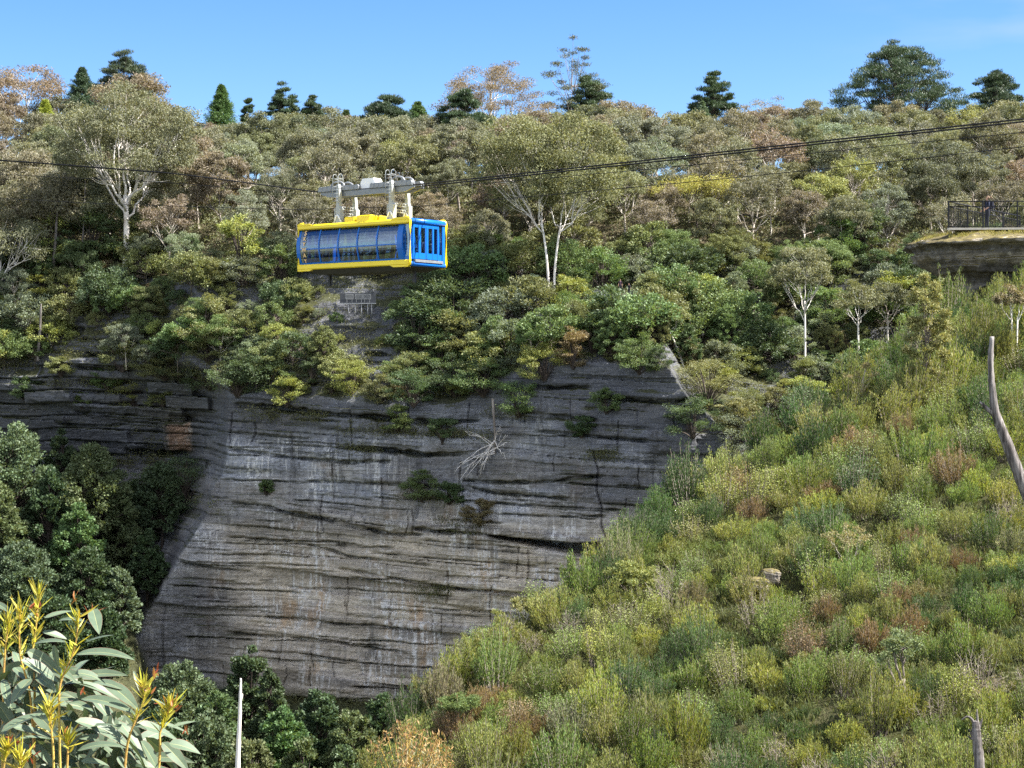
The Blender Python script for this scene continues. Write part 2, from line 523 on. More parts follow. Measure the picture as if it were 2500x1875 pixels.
def ip(x, pts):
    xs = [p[0] for p in pts]; ys = [p[1] for p in pts]
    return np.interp(x, xs, ys)


TOPV = [(-400, 900), (0, 925), (120, 885), (260, 860), (330, 900), (430, 930), (560, 955), (700, 962), (900, 975), (1060, 980),
        (1180, 955), (1270, 900), (1320, 880), (1480, 890), (1640, 900), (1700, 980), (1800, 1060), (2100, 1080), (2400, 1080)]
CORNER = [(560, 440), (880, 455), (950, 560), (1120, 548), (1240, 505), (1350, 450), (1500, 365), (1650, 300), (1950, 230)]
_bt = np.cumsum(np.random.RandomState(5).uniform(.25, 1, 90) ** 2.2 * 4.2 + .25) - 62.0
_br = np.random.RandomState(6).uniform(-.42, .42, 91)
# undercut cracks and ledges: polyline in photo pixels, half thickness (px), depth (m)
CRACKS = [
    ([(470, 1085), (560, 1098), (700, 1118), (830, 1130), (960, 1128)], 5, .9),
    ([(555, 1232), (640, 1240), (740, 1262), (860, 1285), (960, 1305), (1040, 1308)], 7, 1.3),
    ([(640, 1318), (760, 1335), (850, 1360), (960, 1372), (1060, 1380)], 4, .8),
    ([(820, 1390), (920, 1405), (1050, 1430), (1160, 1445)], 5, .9),
    ([(400, 1365), (520, 1385), (620, 1400)], 3, .6),
    ([(540, 1545), (700, 1560), (830, 1570), (960, 1590), (1010, 1602)], 5, 1.0),
    ([(640, 1510), (780, 1520), (900, 1528), (1040, 1545)], 4, .8),
    ([(620, 1590), (740, 1598), (860, 1612)], 3, .6),
    ([(560, 990), (660, 996), (780, 1010), (900, 1018), (1040, 1032), (1180, 1030)], 9, 1.9),
    ([(830, 1095), (930, 1100), (1040, 1112), (1170, 1105)], 9, 1.5),
    ([(1120, 1175), (1250, 1180), (1350, 1178), (1440, 1165), (1480, 1168)], 5, 1.0),
    ([(1130, 1188), (1220, 1208), (1330, 1215), (1400, 1222)], 4, .8),
    ([(1290, 1050), (1400, 1062), (1520, 1075), (1640, 1080)], 5, .9),
    ([(1240, 1000), (1330, 1015), (1420, 1022), (1470, 1028)], 6, 1.1),
    ([(1460, 970), (1540, 978), (1640, 985), (1700, 975)], 6, 1.4),
    ([(1290, 945), (1360, 948), (1450, 945)], 6, 1.2),
    ([(1430, 1105), (1480, 1104), (1530, 1112)], 5, 1.0),
    ([(1350, 1252), (1430, 1260), (1490, 1263)], 3, .7),
    ([(1500, 1185), (1600, 1195), (1740, 1225)], 4, .8),
    ([(1000, 1290), (1060, 1298), (1120, 1302), (1200, 1306)], 6, 1.2),
    ([(1040, 1432), (1130, 1440), (1240, 1448), (1330, 1452)], 5, 1.0),
    ([(620, 1700), (720, 1706), (850, 1708), (960, 1712)], 8, 1.4),
    ([(120, 820), (190, 824), (270, 822)], 6, 1.6), ([(130, 842), (220, 846), (300, 850)], 5, 1.2), ([(120, 893), (200, 899), (290, 900)], 6, 1.5), ([(100, 958), (210, 962), (310, 958)], 5, 1.3), ([(60, 1040), (150, 1046), (260, 1042)], 5, 1.0), ([(300, 1060), (345, 1064)], 4, .8), ([(0, 985), (90, 992)], 5, 1.2), ([(-40, 930), (60, 936)], 6, 1.2),
    ([(140, 862), (200, 866), (250, 862)], 7, 1.6), ([(120, 930), (210, 938), (280, 930)], 6, 1.2),
    ([(110, 1010), (200, 1018), (300, 1022)], 6, 1.2), ([(230, 1112), (330, 1118), (420, 1110)], 10, 2.2),
    ([(150, 985), (220, 990), (290, 985)], 4, .8), ([(360, 1020), (400, 1024), (440, 1030)], 7, 1.2),
    ([(870, 860), (960, 868)], 5, 1.0), ([(900, 900), (1010, 900)], 5, 1.2), ([(700, 940), (800, 935)], 5, 1.0),
]
_cr = np.random.RandomState(8)
for _ in range(105):
    _u = _cr.uniform(330, 1700); _v = _cr.uniform(985, 1720); _l = _cr.uniform(40, 150) * _cr.uniform(.6, 2.0)
    if _u < 520 and _v > 1200 and _cr.rand() < .5: continue
    _d = .055 + _cr.uniform(-.02, .03); _p = []
    for _k in range(5):
        _f = _k / 4.0 - .5
        _p.append((_u + _f * 2 * _l, _v + _f * 2 * _l * _d + _cr.uniform(-1.6, 1.6)))
    CRACKS.append((_p, _cr.uniform(1.6, 3.0), _cr.uniform(.3, .75)))
JOINTS = [([(1450, 1105), (1462, 1150), (1458, 1200), (1472, 1240), (1470, 1285), (1484, 1320)], 3.4, .6), ([(402, 1480), (394, 1540), (398, 1600), (385, 1700)], 3, .4)]
SLOT_T = [(1150, 1300), (1203, 1306), (1289, 1316), (1398, 1325), (1481, 1324), (1564, 1349), (1640, 1340)]
SLOT_B = [(1150, 1302), (1231, 1324), (1325, 1345), (1440, 1368), (1462, 1408), (1520, 1420), (1640, 1430)]


for _ in range(46):
    _u = _cr.uniform(480, 1660); _v = _cr.uniform(1000, 1680); _l = _cr.uniform(14, 46)
    JOINTS.append(([(_u, _v - _l), (_u + _cr.uniform(-5, 5), _v), (_u + _cr.uniform(-7, 7), _v + _l)], _cr.uniform(1.8, 2.8), _cr.uniform(.25, .5)))


def seg_dist(u, v, pts):
    """distance to a polyline, in photo pixels"""
    best = np.full(u.shape, 1e9)
    for (a, b) in zip(pts[:-1], pts[1:]):
        dx, dy = b[0] - a[0], b[1] - a[1]
        t = np.clip(((u - a[0]) * dx + (v - a[1]) * dy) / (dx * dx + dy * dy), 0, 1)
        d = np.hypot(u - a[0] - t * dx, v - a[1] - t * dy)
        best = np.minimum(best, d)
    return best


EDGE_Y = 251.0


def face_y(x):
    return 230.0 - .40 * np.clip(np.asarray(x, float) + 10, -27, 34)


def far_depth(x, z, rough=True):
    """distance Y of the far valley side above the point (x, z)"""
    x = np.asarray(x, float); z = np.asarray(z, float)
    x, z = np.broadcast_arrays(x, z)
    Yn = face_y(x); Sn = F / Yn
    u = 1250 + x * Sn; v = 937.5 - z * Sn
    vt = ip(u, TOPV) + 22 * fbm(u * .012, v * 0 + 3, 3, 9)
    zt = (937.5 - vt) / Sn
    Y = Yn.copy()
    c = ip(v, CORNER) + 14 * fbm(v * .02, v * 0 + 7, 3, 4)
    dl = np.maximum(c - u, 0) / S230
    Y = Y + (10 + 7 * sstep(900, 1150, v)) * (1 - np.exp(-dl * 2.6 / 12))                            # left recess
    Y = Y + np.maximum(u - 1690, 0) / S230 * .40                          # the face turns away on the right
    Y = Y + 1.6 * fbm(u * .0042, v * .0036, 3, 21)
    Y = Y + .045 * (z + 38)                                               # slight batter
    s = np.maximum(z - zt, 0)
    k = 2.9
    q = s / k + .35 * fbm(u * .01, v * .003, 2, 33)
    qf = np.floor(q); fr = q - qf
    st = (qf + sstep(.0, .55, fr)) * k                                    # ledges: tread, then a rock riser
    run = np.maximum(EDGE_Y - Y, 5.0 + .3 * np.maximum(Y - 236, 0)) / np.maximum(15.3 - zt, 3)
    Y = Y + np.where(s > 0, np.maximum(.4 * s + .6 * st, 0) * run, 0)
    tal = ip(u, [(-400, -11), (180, -13), (300, -26), (380, -38), (2600, -38)])      # scree and soil banked against the foot
    Y = Y - np.maximum(tal - z + .8 * fbm(u * .01, 0 * v, 2, 8), 0) * ip(u, [(200, 1.25), (380, 1.7)])
    lfm = sstep(20, 90, c - u) * sstep(1170, 1120, v) * sstep(760, 800, v)
    stp = (z + .04 * x + 20) / 1.7 + .5 * vnoise(x * .12, z * 0 + 4, 77)
    stf = np.floor(stp); stq = stp - stf
    jut = (_hash(stf.astype(np.int64), np.floor(x * .16 + stf * .37).astype(np.int64), 78) - .5) * 2.6
    Y = Y + lfm * (jut + 1.1 * sstep(.14, .0, stq))
    if rough:
        b = z + .065 * x + .3 * fbm(u * .004, v * .004, 3, 51)
        i = np.clip(np.searchsorted(_bt, b), 1, len(_bt) - 1)
        lo = _bt[i - 1]; hi = _bt[i]
        f = (b - lo) / (hi - lo)
        blk = vnoise(x * .13 + i * 7.3, i * 3.1, 61)
        rec = _br[i] * .6 + (np.round(blk * 4) / 4 - .5) * .55 + (blk - .5) * .5
        Y = Y + rec * .9
        under = sstep(.16, .02, f) * sstep(.42, .6, vnoise(x * .16, i * 1.7, 71))
        Y = Y + under * .55 * vnoise(x * .05, i * 2.3, 73)
        Y = Y + .14 * fbm(x * .9, z * 1.6, 4, 81) + .09 * fbm(x * 3, z * 4, 3, 83)
        wob = 2.2 * fbm(u * .03, v * .03, 3, 91)
        for ci, (pts, th, dp) in enumerate(CRACKS):
            xs0 = [p[0] for p in pts]; ys0 = [p[1] for p in pts]
            mk = (u > min(xs0) - 16) & (u < max(xs0) + 16) & (v > min(ys0) - 24) & (v < max(ys0) + 40)
            if not mk.any(): continue
            um = u[mk]; vm = v[mk] + wob[mk]
            var = .35 + 1.1 * vnoise(um * .035 + ci * 5.1, um * 0 + ci, 97)           # opens and closes along its length
            endf = sstep(0, 30, um - min(xs0)) * sstep(0, 30, max(xs0) - um)
            d = seg_dist(um, vm, pts) / (th * (.45 + .8 * vnoise(um * .05 + ci, um * 0 + 2, 98)))
            g = dp * var * endf * sstep(1.15, .3, d)
            above = seg_dist(um, vm + th * 2.6, pts) / th                              # the bed over the crack stands proud
            g = g - .32 * dp * var * endf * sstep(2.6, .5, above) * (d > 1.0)
            Y[mk] = Y[mk] + g
        for pts, th, dp in JOINTS:
            mk = (u > pts[0][0] - 30) & (u < pts[0][0] + 60) & (v > pts[0][1] - 12) & (v < pts[-1][1] + 12)
            if mk.any(): Y[mk] = Y[mk] + dp * sstep(1.0, .2, seg_dist(u[mk] + wob[mk] * .8, v[mk], pts) / th)
        fac = sstep(352, 358, u) * sstep(432, 424, u) * sstep(1036, 1042, v) * sstep(1114, 1108, v)
        Y = Y - fac * 3.4 * np.clip(1 - (u - 356) / 70, 0, 1)
        t_ = ip(u, SLOT_T) + wob * .6; b_ = ip(u, SLOT_B) + wob * .6
        inside = sstep(0, 5, v - t_) * sstep(0, 14, b_ - v) * sstep(1150, 1215, u)
        Y = Y + 6.0 * inside
    return Y


_ex = np.arange(-340, 341, 1.0)
_ey = far_depth(_ex, np.full(_ex.shape, 15.2), False)
_ey = np.convolve(np.pad(_ey, 6, mode='edge'), np.ones(13) / 13, 'valid')


def edge_y(x):
    return np.interp(x, _ex, _ey)


def hill_z(x, Y):
    """forest hillside above the cliffs, then the plateau"""
    t = np.clip(Y - edge_y(x), 0, None)
    up = 15.0 + 24.5 * (1 - np.exp(-np.minimum(t, 400) / 60.0)) * 1.13
    up = up + 2.2 * fbm(x * .018, Y * .018, 3, 14) * sstep(2, 16, t)
    up = up + 3.0 * sstep(-40, -85, x) * sstep(300, 345, Y)
    return up


XE = [(30, -3.6), (42, -3.5), (49.3, -3.2), (52.4, -2.3), (57.4, -.4), (60.8, 2.6), (65.6, 4.2), (70.2, 7.5), (74, 11.2), (78.7, 14.3), (83.7, 17), (87.8, 19.8), (93, 21.5), (98, 26), (103, 34), (112, 52), (130, 90)]


HOLLOWS = [(8.3, 56.1, 1.1, 1.1), (11.6, 60.6, 1.1, 1.0), (9.8, 44.1, .7, .6), (4.6, 58.5, .8, .7), (13.6, 66, 1.0, .8), (6.0, 49, .6, .5)]


def near_z(x, Y):
    """valley floor, the heath spur and the knoll the photographer stands on"""
    x = np.asarray(x, float); Y = np.asarray(Y, float)
    x, Y = np.broadcast_arrays(x, Y)
    val = -49 + 5 * fbm(x * .02, Y * .02, 3, 2) + .10 * np.maximum(-x - 20, 0)
    zp = -8.6 + .224 * (Y - 43) + .21 * (x - 11.5) + .55 * fbm(x * .12, Y * .12, 4, 3)
    zp = zp - 1.5 * np.exp(-((x - 22.0) ** 2) / 14 - ((Y - 90.5) ** 2) / 10)
    for hx, hy, hr_, hd in HOLLOWS:
        zp = zp - hd * np.exp(-((x - hx) ** 2 + (Y - hy) ** 2) / hr_ ** 2)
    e = ip(Y, XE) + 1.2 * fbm(Y * .15, Y * 0, 2, 5)
    zp = zp - 1.7 * np.maximum(e - x, 0) - np.maximum(34 - Y, 0) * .55
    kn = -1.75 - .46 * np.maximum(Y - 1.0, 0) - .10 * np.abs(x)
    return np.maximum(np.maximum(val, zp), kn)


us = np.concatenate([np.arange(-420, -60, 6.0), np.arange(-60, 1900, 2.4), np.arange(1900, 2200, 6.0), np.arange(2200, 3100, 14.0)]); vs = np.concatenate([np.arange(590, 860, 4.0), np.arange(860, 1760, 2.2), np.arange(1760, 1990, 6.0)])
UU, VV = np.meshgrid(us, vs)
XX = (UU - 1250) / S230
for _ in range(30): XX = (UU - 1250) / F * face_y(XX)
ZZ = (937.5 - VV) / F * face_y(XX)
ZZ = np.where(ZZ > 15.3, 15.3 + .02 * (ZZ - 15.3), ZZ)
YY = far_depth(XX, ZZ)
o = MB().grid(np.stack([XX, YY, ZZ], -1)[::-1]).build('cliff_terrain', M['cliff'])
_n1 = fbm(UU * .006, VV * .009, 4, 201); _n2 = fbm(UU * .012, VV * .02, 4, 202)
_dark = .62 * sstep(1120, 985, VV) + .30 * sstep(1400, 1050, VV) + .42 * sstep(1300, 1480, UU) * sstep(1330, 1150, VV) + .34 * sstep(640, 460, UU) + .25 * sstep(470, 420, UU) * sstep(1300, 1150, VV) + .10 + .55 * _n1 + .35 * _n2  # lichen and stain, plus painted shade towards the left recess
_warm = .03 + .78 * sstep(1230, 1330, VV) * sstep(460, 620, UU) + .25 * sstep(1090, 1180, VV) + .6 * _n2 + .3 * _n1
_warm = _warm + 1.2 * sstep(45, 20, np.abs(UU - 388)) * sstep(60, 40, np.abs(VV - 1070))  # warm tint under the painted sunlit patch
_b = ZZ + .065 * XX + .3 * fbm(UU * .004, VV * .004, 3, 51)
_bi = np.searchsorted(_bt, _b)
_bed = .5 * _hash(_bi, _bi * 0, 203) + .5 * _hash(_bi, np.floor(XX * .13 + _bi * 1.37).astype(int), 204)
_bed = _bed + .6 * fbm(XX * .03, _b * 1.6, 4, 205)
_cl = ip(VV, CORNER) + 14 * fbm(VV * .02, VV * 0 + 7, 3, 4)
_rec_shade = sstep(-2, 10, _cl - UU) * sstep(900, 960, VV)
_dark = np.maximum(_dark, _rec_shade * (.45 + .35 * sstep(940, 1010, VV) + .3 * _n2))  # left recess wall: shade painted into the dark tone
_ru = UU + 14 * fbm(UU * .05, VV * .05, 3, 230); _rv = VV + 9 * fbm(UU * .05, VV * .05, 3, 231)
_sun_red = sstep(350, 372, _ru) * sstep(432, 412, _ru) * sstep(1028, 1046, _rv) * sstep(1116, 1106, _rv)  # mask of the red rock whose sunlight is painted on
_dark = _dark * (1 - .9 * _sun_red)
for nm_, ar in (('red', _sun_red), ('dark', _dark), ('warm', _warm), ('bed', _bed), ('soil', sstep(1.0, -1.0, ZZ - ip(UU, [(-400, -11), (180, -13), (300, -26), (380, -38), (2600, -38)])))):
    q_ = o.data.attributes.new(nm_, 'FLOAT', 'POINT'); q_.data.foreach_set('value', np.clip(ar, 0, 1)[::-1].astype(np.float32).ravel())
struct(o, 'structure', 'grey and ochre banded sandstone cliff with bushy ledges', 'cliff')

xs_ = np.linspace(-330, 330, 260); ys_ = np.concatenate([np.linspace(-.6, 150, 90), np.linspace(160, 3300, 60)])
X2, Y2 = np.meshgrid(xs_, ys_)
Y2 = Y2 + edge_y(X2) * np.clip(1 - Y2 / 150, 0, 1) + 251 * np.clip(Y2 / 150, 0, 1)
X2 = X2 * (1 + np.maximum(Y2 - 400, 0) / 420)
o = MB().grid(np.stack([X2, Y2, hill_z(X2, Y2) - .3], -1)).build('hillside_terrain', M['soil'])
struct(o, 'structure', 'forest floor of the hillside rising to the skyline', 'hillside')

xs_ = np.linspace(-140, 140, 260); ys_ = np.linspace(-25, 232, 260)
X3, Y3 = np.meshgrid(xs_, ys_)
o = MB().grid(np.stack([X3, Y3, near_z(X3, Y3)], -1)).build('heath_slope_terrain', M['heathsoil'])
struct(o, 'structure', 'heath covered spur falling into the valley', 'slope')


def cliff_pt(px, py, out=0.0):
    """the point of the far valley side seen at a photo pixel"""
    Y = 232.0
    for _ in range(12):
        p = at(px, py, Y)
        Y = .5 * Y + .5 * float(far_depth(p[0], p[2], False))
    return at(px, py, Y) - np.array([0, out, 0])


def hill_pt(px, Y):
    for _ in range(4):
        x = (px - 1250) / F * Y
        Y = max(Y, float(edge_y(x)) + 1.5)
    return np.array([x, Y, float(hill_z(x, Y)) - .3])


def slope_pt(px, py):
    """the point of the heath spur seen at a photo pixel"""
    Yc = np.linspace(36, 110, 600)
    x = (px - 1250) / F * Yc; z = (937.5 - py) / F * Yc
    below = z <= near_z(x, Yc)
    k = int(np.argmax(below)) if below.any() else 300
    return np.array([x[k], Yc[k], float(near_z(x[k], Yc[k]))])


# ------------------------------------------------------------------ plants: one mesh per part, copied for each plant
def bez(a, b, c, n=6):
    t = np.linspace(0, 1, n)[:, None]
    return (1 - t) ** 2 * a + 2 * (1 - t) * t * b + t * t * c


def rnd_dirs(r, n):
    d = r.normal(size=(n, 3))
    return norm(d)


def clump(mb, r, c, rc, flat, n, L, W, droop=.6, out=None, jit=.35):
    """a tuft of n leaves round c"""
    o = rnd_dirs(r, n) * (r.rand(n, 1) ** .45) * rc
    o[:, 2] *= flat
    d = rnd_dirs(r, n)
    d[:, 2] -= droop
    if out is not None:
        d = d + out * 1.1
    mb.leaves(c + o, d, rnd_dirs(r, n), L * r.uniform(.65, 1.3, n), W * r.uniform(.7, 1.25, n),
              np.clip(r.rand(n) * .75 + r.rand() * .25, 0, 1))


def gum(seed, H, Rc, tf=.42, n=46, lp=170, L=.30, W=.12, flat=.6, lean=(0, 0), trunk_r=None, limbs=5, droop=.7, stems=1, rcf=.25, squash=1.0, sides=6, low=-.35, cone=0.0):
    r = np.random.RandomState(seed)
    tm = MB(); cm = MB()
    tr = trunk_r or H * .016
    for sidx in range(stems):
        off = np.array([0., 0., 0.]) if stems == 1 else np.array([(sidx - .5) * tr * 2.6 + r.uniform(-.1, .1), r.uniform(-.2, .2), 0])
        ln = np.array([lean[0] + (0 if stems == 1 else (sidx - .5) * Rc * .22), lean[1], 0.])
        top = off + ln + np.array([0, 0, H * tf])
        base = off + np.array([0, 0, -.9])
        mid = (base + top) / 2 + np.array([r.uniform(-.3, .3) * Rc * .25, r.uniform(-.2, .2), 0])
        tp = bez(base, mid, top, 7)
        tm.tube(tp, np.linspace(tr * 1.25, tr * .72, 7) / (1 if stems == 1 else 1.25), sides + 1)
        zc = H * (tf + (1 - tf) * .5); rz = (1 - tf) * H * .5 * squash
        cen = np.array([lean[0] * 1.3 + (0 if stems == 1 else (sidx - .5) * Rc * .9), lean[1] * 1.3, zc])
        nn = n // stems; Rr = Rc if stems == 1 else Rc * .72
        dirs = rnd_dirs(r, nn * 4); dirs = dirs[dirs[:, 2] > low][:nn]
        f = r.uniform(.74, 1.02, len(dirs)) * (.85 + .3 * vnoise(dirs[:, 0] * 2.2 + seed, dirs[:, 1] * 2.2 + dirs[:, 2] * 1.7, seed))
        k = int(len(f) * .22); f[:k] *= r.uniform(.45, .75, k)
        cc = cen + dirs * f[:, None] * np.array([Rr, Rr, rz])
        cc[:, :2] = cen[:2] + (cc[:, :2] - cen[:2]) * (1 - cone * np.clip((cc[:, 2:] - cen[2]) / rz, -.3, 1))
        ang0 = r.uniform(0, 6.28)
        ld = np.array([[math.cos(ang0 + 6.28 * q / limbs), math.sin(ang0 + 6.28 * q / limbs), r.uniform(.1, .9)] for q in range(limbs)] + [[0, 0, 1.3]])
        ld = norm(ld)
        own = np.argmax(norm(cc - top) @ ld.T, 1)
        for q in range(len(ld)):
            mem = np.where(own == q)[0]
            if len(mem) == 0: continue
            end = top + (cc[mem].mean(0) - top) * .82
            st_ = tp[-1] if q == len(ld) - 1 else tp[-1 - (q % 3)] * r.uniform(.3, .9) + tp[-2] * .0 + tp[-1] * 0
            st_ = tp[-1] if q == len(ld) - 1 else tp[-1] + (tp[-2 - (q % 2)] - tp[-1]) * r.uniform(0, .9)
            ctrl = st_ + (end - st_) * .5 + np.array([r.uniform(-.12, .12) * Rc, r.uniform(-.12, .12) * Rc, -.10 * H * (1 - tf)]) * (0 if q == len(ld) - 1 else 1)
            lb = bez(st_, ctrl, end, 8)
            lb[1:-1] += r.normal(size=(6, 3)) * Rc * .025
            tm.tube(lb, np.linspace(tr * .45, tr * .13, 8), sides)
            for m_ in mem:
                j = r.randint(3, 8)
                s2 = lb[j]; e2 = cc[m_]
                c2 = (s2 + e2) / 2 + r.normal(size=3) * Rc * .05 + np.array([0, 0, -.04 * Rc])
                tm.tube(bez(s2, c2, e2, 5), np.linspace(tr * .2, tr * .06, 5), 4, cap=False)
        for c in cc:
            clump(cm, r, c, Rc * rcf * r.uniform(.7, 1.25), flat, lp, L, W, droop)
    return tm, cm


def layered(seed, H, Rc, n=34, lp=210, L=.2, W=.075):
    """tea-tree: leafy sprays held out at every height on thin crooked stems"""
    r = np.random.RandomState(seed); tm = MB(); cm = MB()
    for k in range(n):
        a = r.uniform(0, 6.28); hh = r.uniform(.04, 1.0)
        rad = Rc * math.sqrt(max(.06, 1 - (hh - .32) ** 2 * 2.0)) * r.uniform(.35, 1.05)
        c = np.array([math.cos(a) * rad, math.sin(a) * rad, hh * H + r.uniform(-.1, .1) * H])
        out = np.array([math.cos(a), math.sin(a), r.uniform(-.25, .6)])
        b = np.array([math.cos(a) * .12, math.sin(a) * .12, -.5])
        tm.tube(bez(b, np.array([c[0] * .3, c[1] * .3, max(c[2] * .7, .1)]), c, 6), np.linspace(.05, .012, 6) * H / 3, 4, cap=False)
        m = int(lp * r.uniform(.6, 1.3)); rc = Rc * r.uniform(.2, .42)
        q = rnd_dirs(r, m) * (r.rand(m, 1) ** .5) * rc
        q[:, 2] = q[:, 2] * r.uniform(.25, .6) + (q @ out) * r.uniform(-.1, .45)
        d = rnd_dirs(r, m) * .9 + out
        cm.leaves(c + q, d, rnd_dirs(r, m) + np.array([0, 0, .8]), L * r.uniform(.6, 1.3, m), W * r.uniform(.7, 1.3, m), np.clip(r.rand(m) * .65 + r.rand() * .35, 0, 1))
    return tm, cm


def bushy(seed, H, Rc, n=60, lp=120, L=.26, W=.15, cone=0.0, flat=.75, tr=.16, rcf=.2):
    """broad-leaved crown of many small rounded lumps reaching low"""
    r = np.random.RandomState(seed); tm = MB(); cm = MB()
    tm.tube(np.array([[0, 0, -1.2], [.05 * Rc, 0, H * .3], [0, .05 * Rc, H * .7], [0, 0, H * .9]]), np.array([tr, tr * .85, tr * .5, tr * .2]) * H / 8, 7)
    d = rnd_dirs(r, n * 3); d = d[d[:, 2] > -.55][:n]
    zc = H * .5
    for k, v in enumerate(d):
        f = r.uniform(.8, 1.03) if k % 4 else r.uniform(.4, .75)
        taper = 1 - cone * max(v[2], 0)
        c = np.array([v[0] * Rc * f * taper, v[1] * Rc * f * taper, zc + v[2] * H * .5 * f])
        b = np.array([0, 0, max(.1 * H, c[2] * .6)])
        tm.tube(bez(b, (b + c) / 2 + np.array([0, 0, -.1]), c, 5), np.linspace(.05, .015, 5) * H / 8, 4, cap=False)
        clump(cm, r, c, Rc * rcf * r.uniform(.75, 1.35), flat, lp, L, W, .1, norm(v + np.array([0, 0, .4])))
    return tm, cm


def pine(seed, H, Rc, prof='dome', lev=13, per=6, nt=5, nn=34, L=.55, W=.085, bare=.15, openness=0.0):
    r = np.random.RandomState(seed); tm = MB(); cm = MB()
    tr = H * .017
    tp = np.array([[0, 0, -1], [r.uniform(-.02, .02) * H, 0, H * .35], [0, r.uniform(-.02, .02) * H, H * .7], [0, 0, H * .97]])
    tm.tube(tp, [tr * 1.2, tr, tr * .55, tr * .12], 8)
    for i in range(lev):
        h = bare + (1 - bare) * (i + r.uniform(-.3, .3)) / (lev - .5)
        h = min(max(h, bare), .985)
        if prof == 'dome': rad = Rc * math.sqrt(max(.02, 1 - ((h - .40) / .61) ** 2)) * r.uniform(.78, 1.08)
        elif prof == 'spire': rad = Rc * (1 - h) ** .85 * 1.25 + .12
        else: rad = Rc * (1 - .75 * h)
        for k in range(per):
            if r.rand() < openness: continue
            a = r.uniform(0, 6.28); rr = rad * r.uniform(.6, 1.08)
            up = r.uniform(.05, .38) if prof != 'spire' else r.uniform(-.18, .12)
            e = np.array([math.cos(a) * rr, math.sin(a) * rr, h * H + rr * up])
            s = np.array([0, 0, h * H - .04 * H])
            c = (s + e) / 2 + np.array([0, 0, -.06 * rr])
            br = bez(s, c, e, 6)
            tm.tube(br, np.linspace(tr * .38, tr * .07, 6), 5, cap=False)
            for q in range(nt):
                t = 1 - .62 * q / max(nt - 1, 1) * r.uniform(.7, 1.1)
                p = (1 - t) ** 2 * s + 2 * (1 - t) * t * c + t * t * e + r.normal(size=3) * rr * .06
                m = nn
                o = rnd_dirs(r, m) * r.rand(m, 1) ** .5 * (.16 * rad + .14) * np.array([1, 1, .65])
                d = rnd_dirs(r, m) * .7 + np.array([math.cos(a) * .6, math.sin(a) * .6, .55 if prof != 'spire' else .1])
                cm.leaves(p + o, d, rnd_dirs(r, m), L * r.uniform(.6, 1.2, m), W, np.clip(r.rand(m) * .7 + r.rand() * .3, 0, 1))
    return tm, cm


def heath_bush(seed, H=1.3, Rc=.55, kind='fine'):
    """heath shrubs: 'fine' wispy upright sprays, 'leafy' small round leaves, 'twiggy' bare grey twigs"""
    r = np.random.RandomState(seed); tm = MB(); cm = MB()
    ns = {'fine': 60, 'leafy': 48, 'twiggy': 30}[kind]
    for k in range(ns):
        a = r.uniform(0, 6.28); q = math.sqrt(r.rand())
        h = H * (1 - .45 * q * q) * r.uniform(.65, 1.12)
        b = np.array([math.cos(a) * Rc * q * .35, math.sin(a) * Rc * q * .35, -.15])
        e = np.array([math.cos(a) * Rc * q, math.sin(a) * Rc * q, h])
        c = np.array([e[0] * .75, e[1] * .75, h * .45])
        st = bez(b, c, e, 6)
        tm.tube(st, np.linspace(.010, .003, 6), 3, cap=False)
        ax = norm(e - c)
        if kind == 'fine':
            m = 78
            t = r.uniform(.30, 1.0, m)[:, None]
            p = (1 - t) ** 2 * b + 2 * (1 - t) * t * c + t * t * e + r.normal(size=(m, 3)) * .035
            d = ax * 1.3 + np.array([0, 0, .7]) + rnd_dirs(r, m) * .6
            cm.leaves(p, d, rnd_dirs(r, m), r.uniform(.05, .11, m), .021, np.clip(r.rand(m) * .7 + r.rand() * .3, 0, 1), mid=.5)
        elif kind == 'leafy':
            m = 60
            t = r.uniform(.4, 1.0, m)[:, None]
            p = (1 - t) ** 2 * b + 2 * (1 - t) * t * c + t * t * e + r.normal(size=(m, 3)) * .07
            cm.leaves(p, rnd_dirs(r, m) + ax * .6, rnd_dirs(r, m), r.uniform(.035, .065, m), .026, np.clip(r.rand(m) * .75 + r.rand() * .25, 0, 1), mid=.55)
        else:
            for q2 in range(7):
                t = r.uniform(.25, .9); p = (1 - t) ** 2 * b + 2 * (1 - t) * t * c + t * t * e
                d = norm(ax + r.normal(size=3) * .6) * h * r.uniform(.15, .38)
                tm.tube(np.array([p, p + d * .5 + r.normal(size=3) * .02, p + d]), [.006, .004, .002], 3, cap=False)
                m = 5
                cm.leaves(p + d * r.uniform(.3, 1, (m, 1)), rnd_dirs(r, m) + ax, rnd_dirs(r, m), .06, .018, mid=.5)
    return tm, cm


def tussock(seed, H=.9, Rc=.5, n=420):
    r = np.random.RandomState(seed); cm = MB()
    a = r.uniform(0, 6.28, n); q = np.sqrt(r.rand(n))
    b = np.stack([np.cos(a) * q * Rc * .4, np.sin(a) * q * Rc * .4, np.zeros(n) - .1], 1)
    d = np.stack([np.cos(a) * q * 1.1, np.sin(a) * q * 1.1, np.ones(n) * r.uniform(.5, 1.2, n)], 1)
    cm.leaves(b, d, rnd_dirs(r, n), H * r.uniform(.5, 1.15, n), .05, None, mid=.4)
    return cm


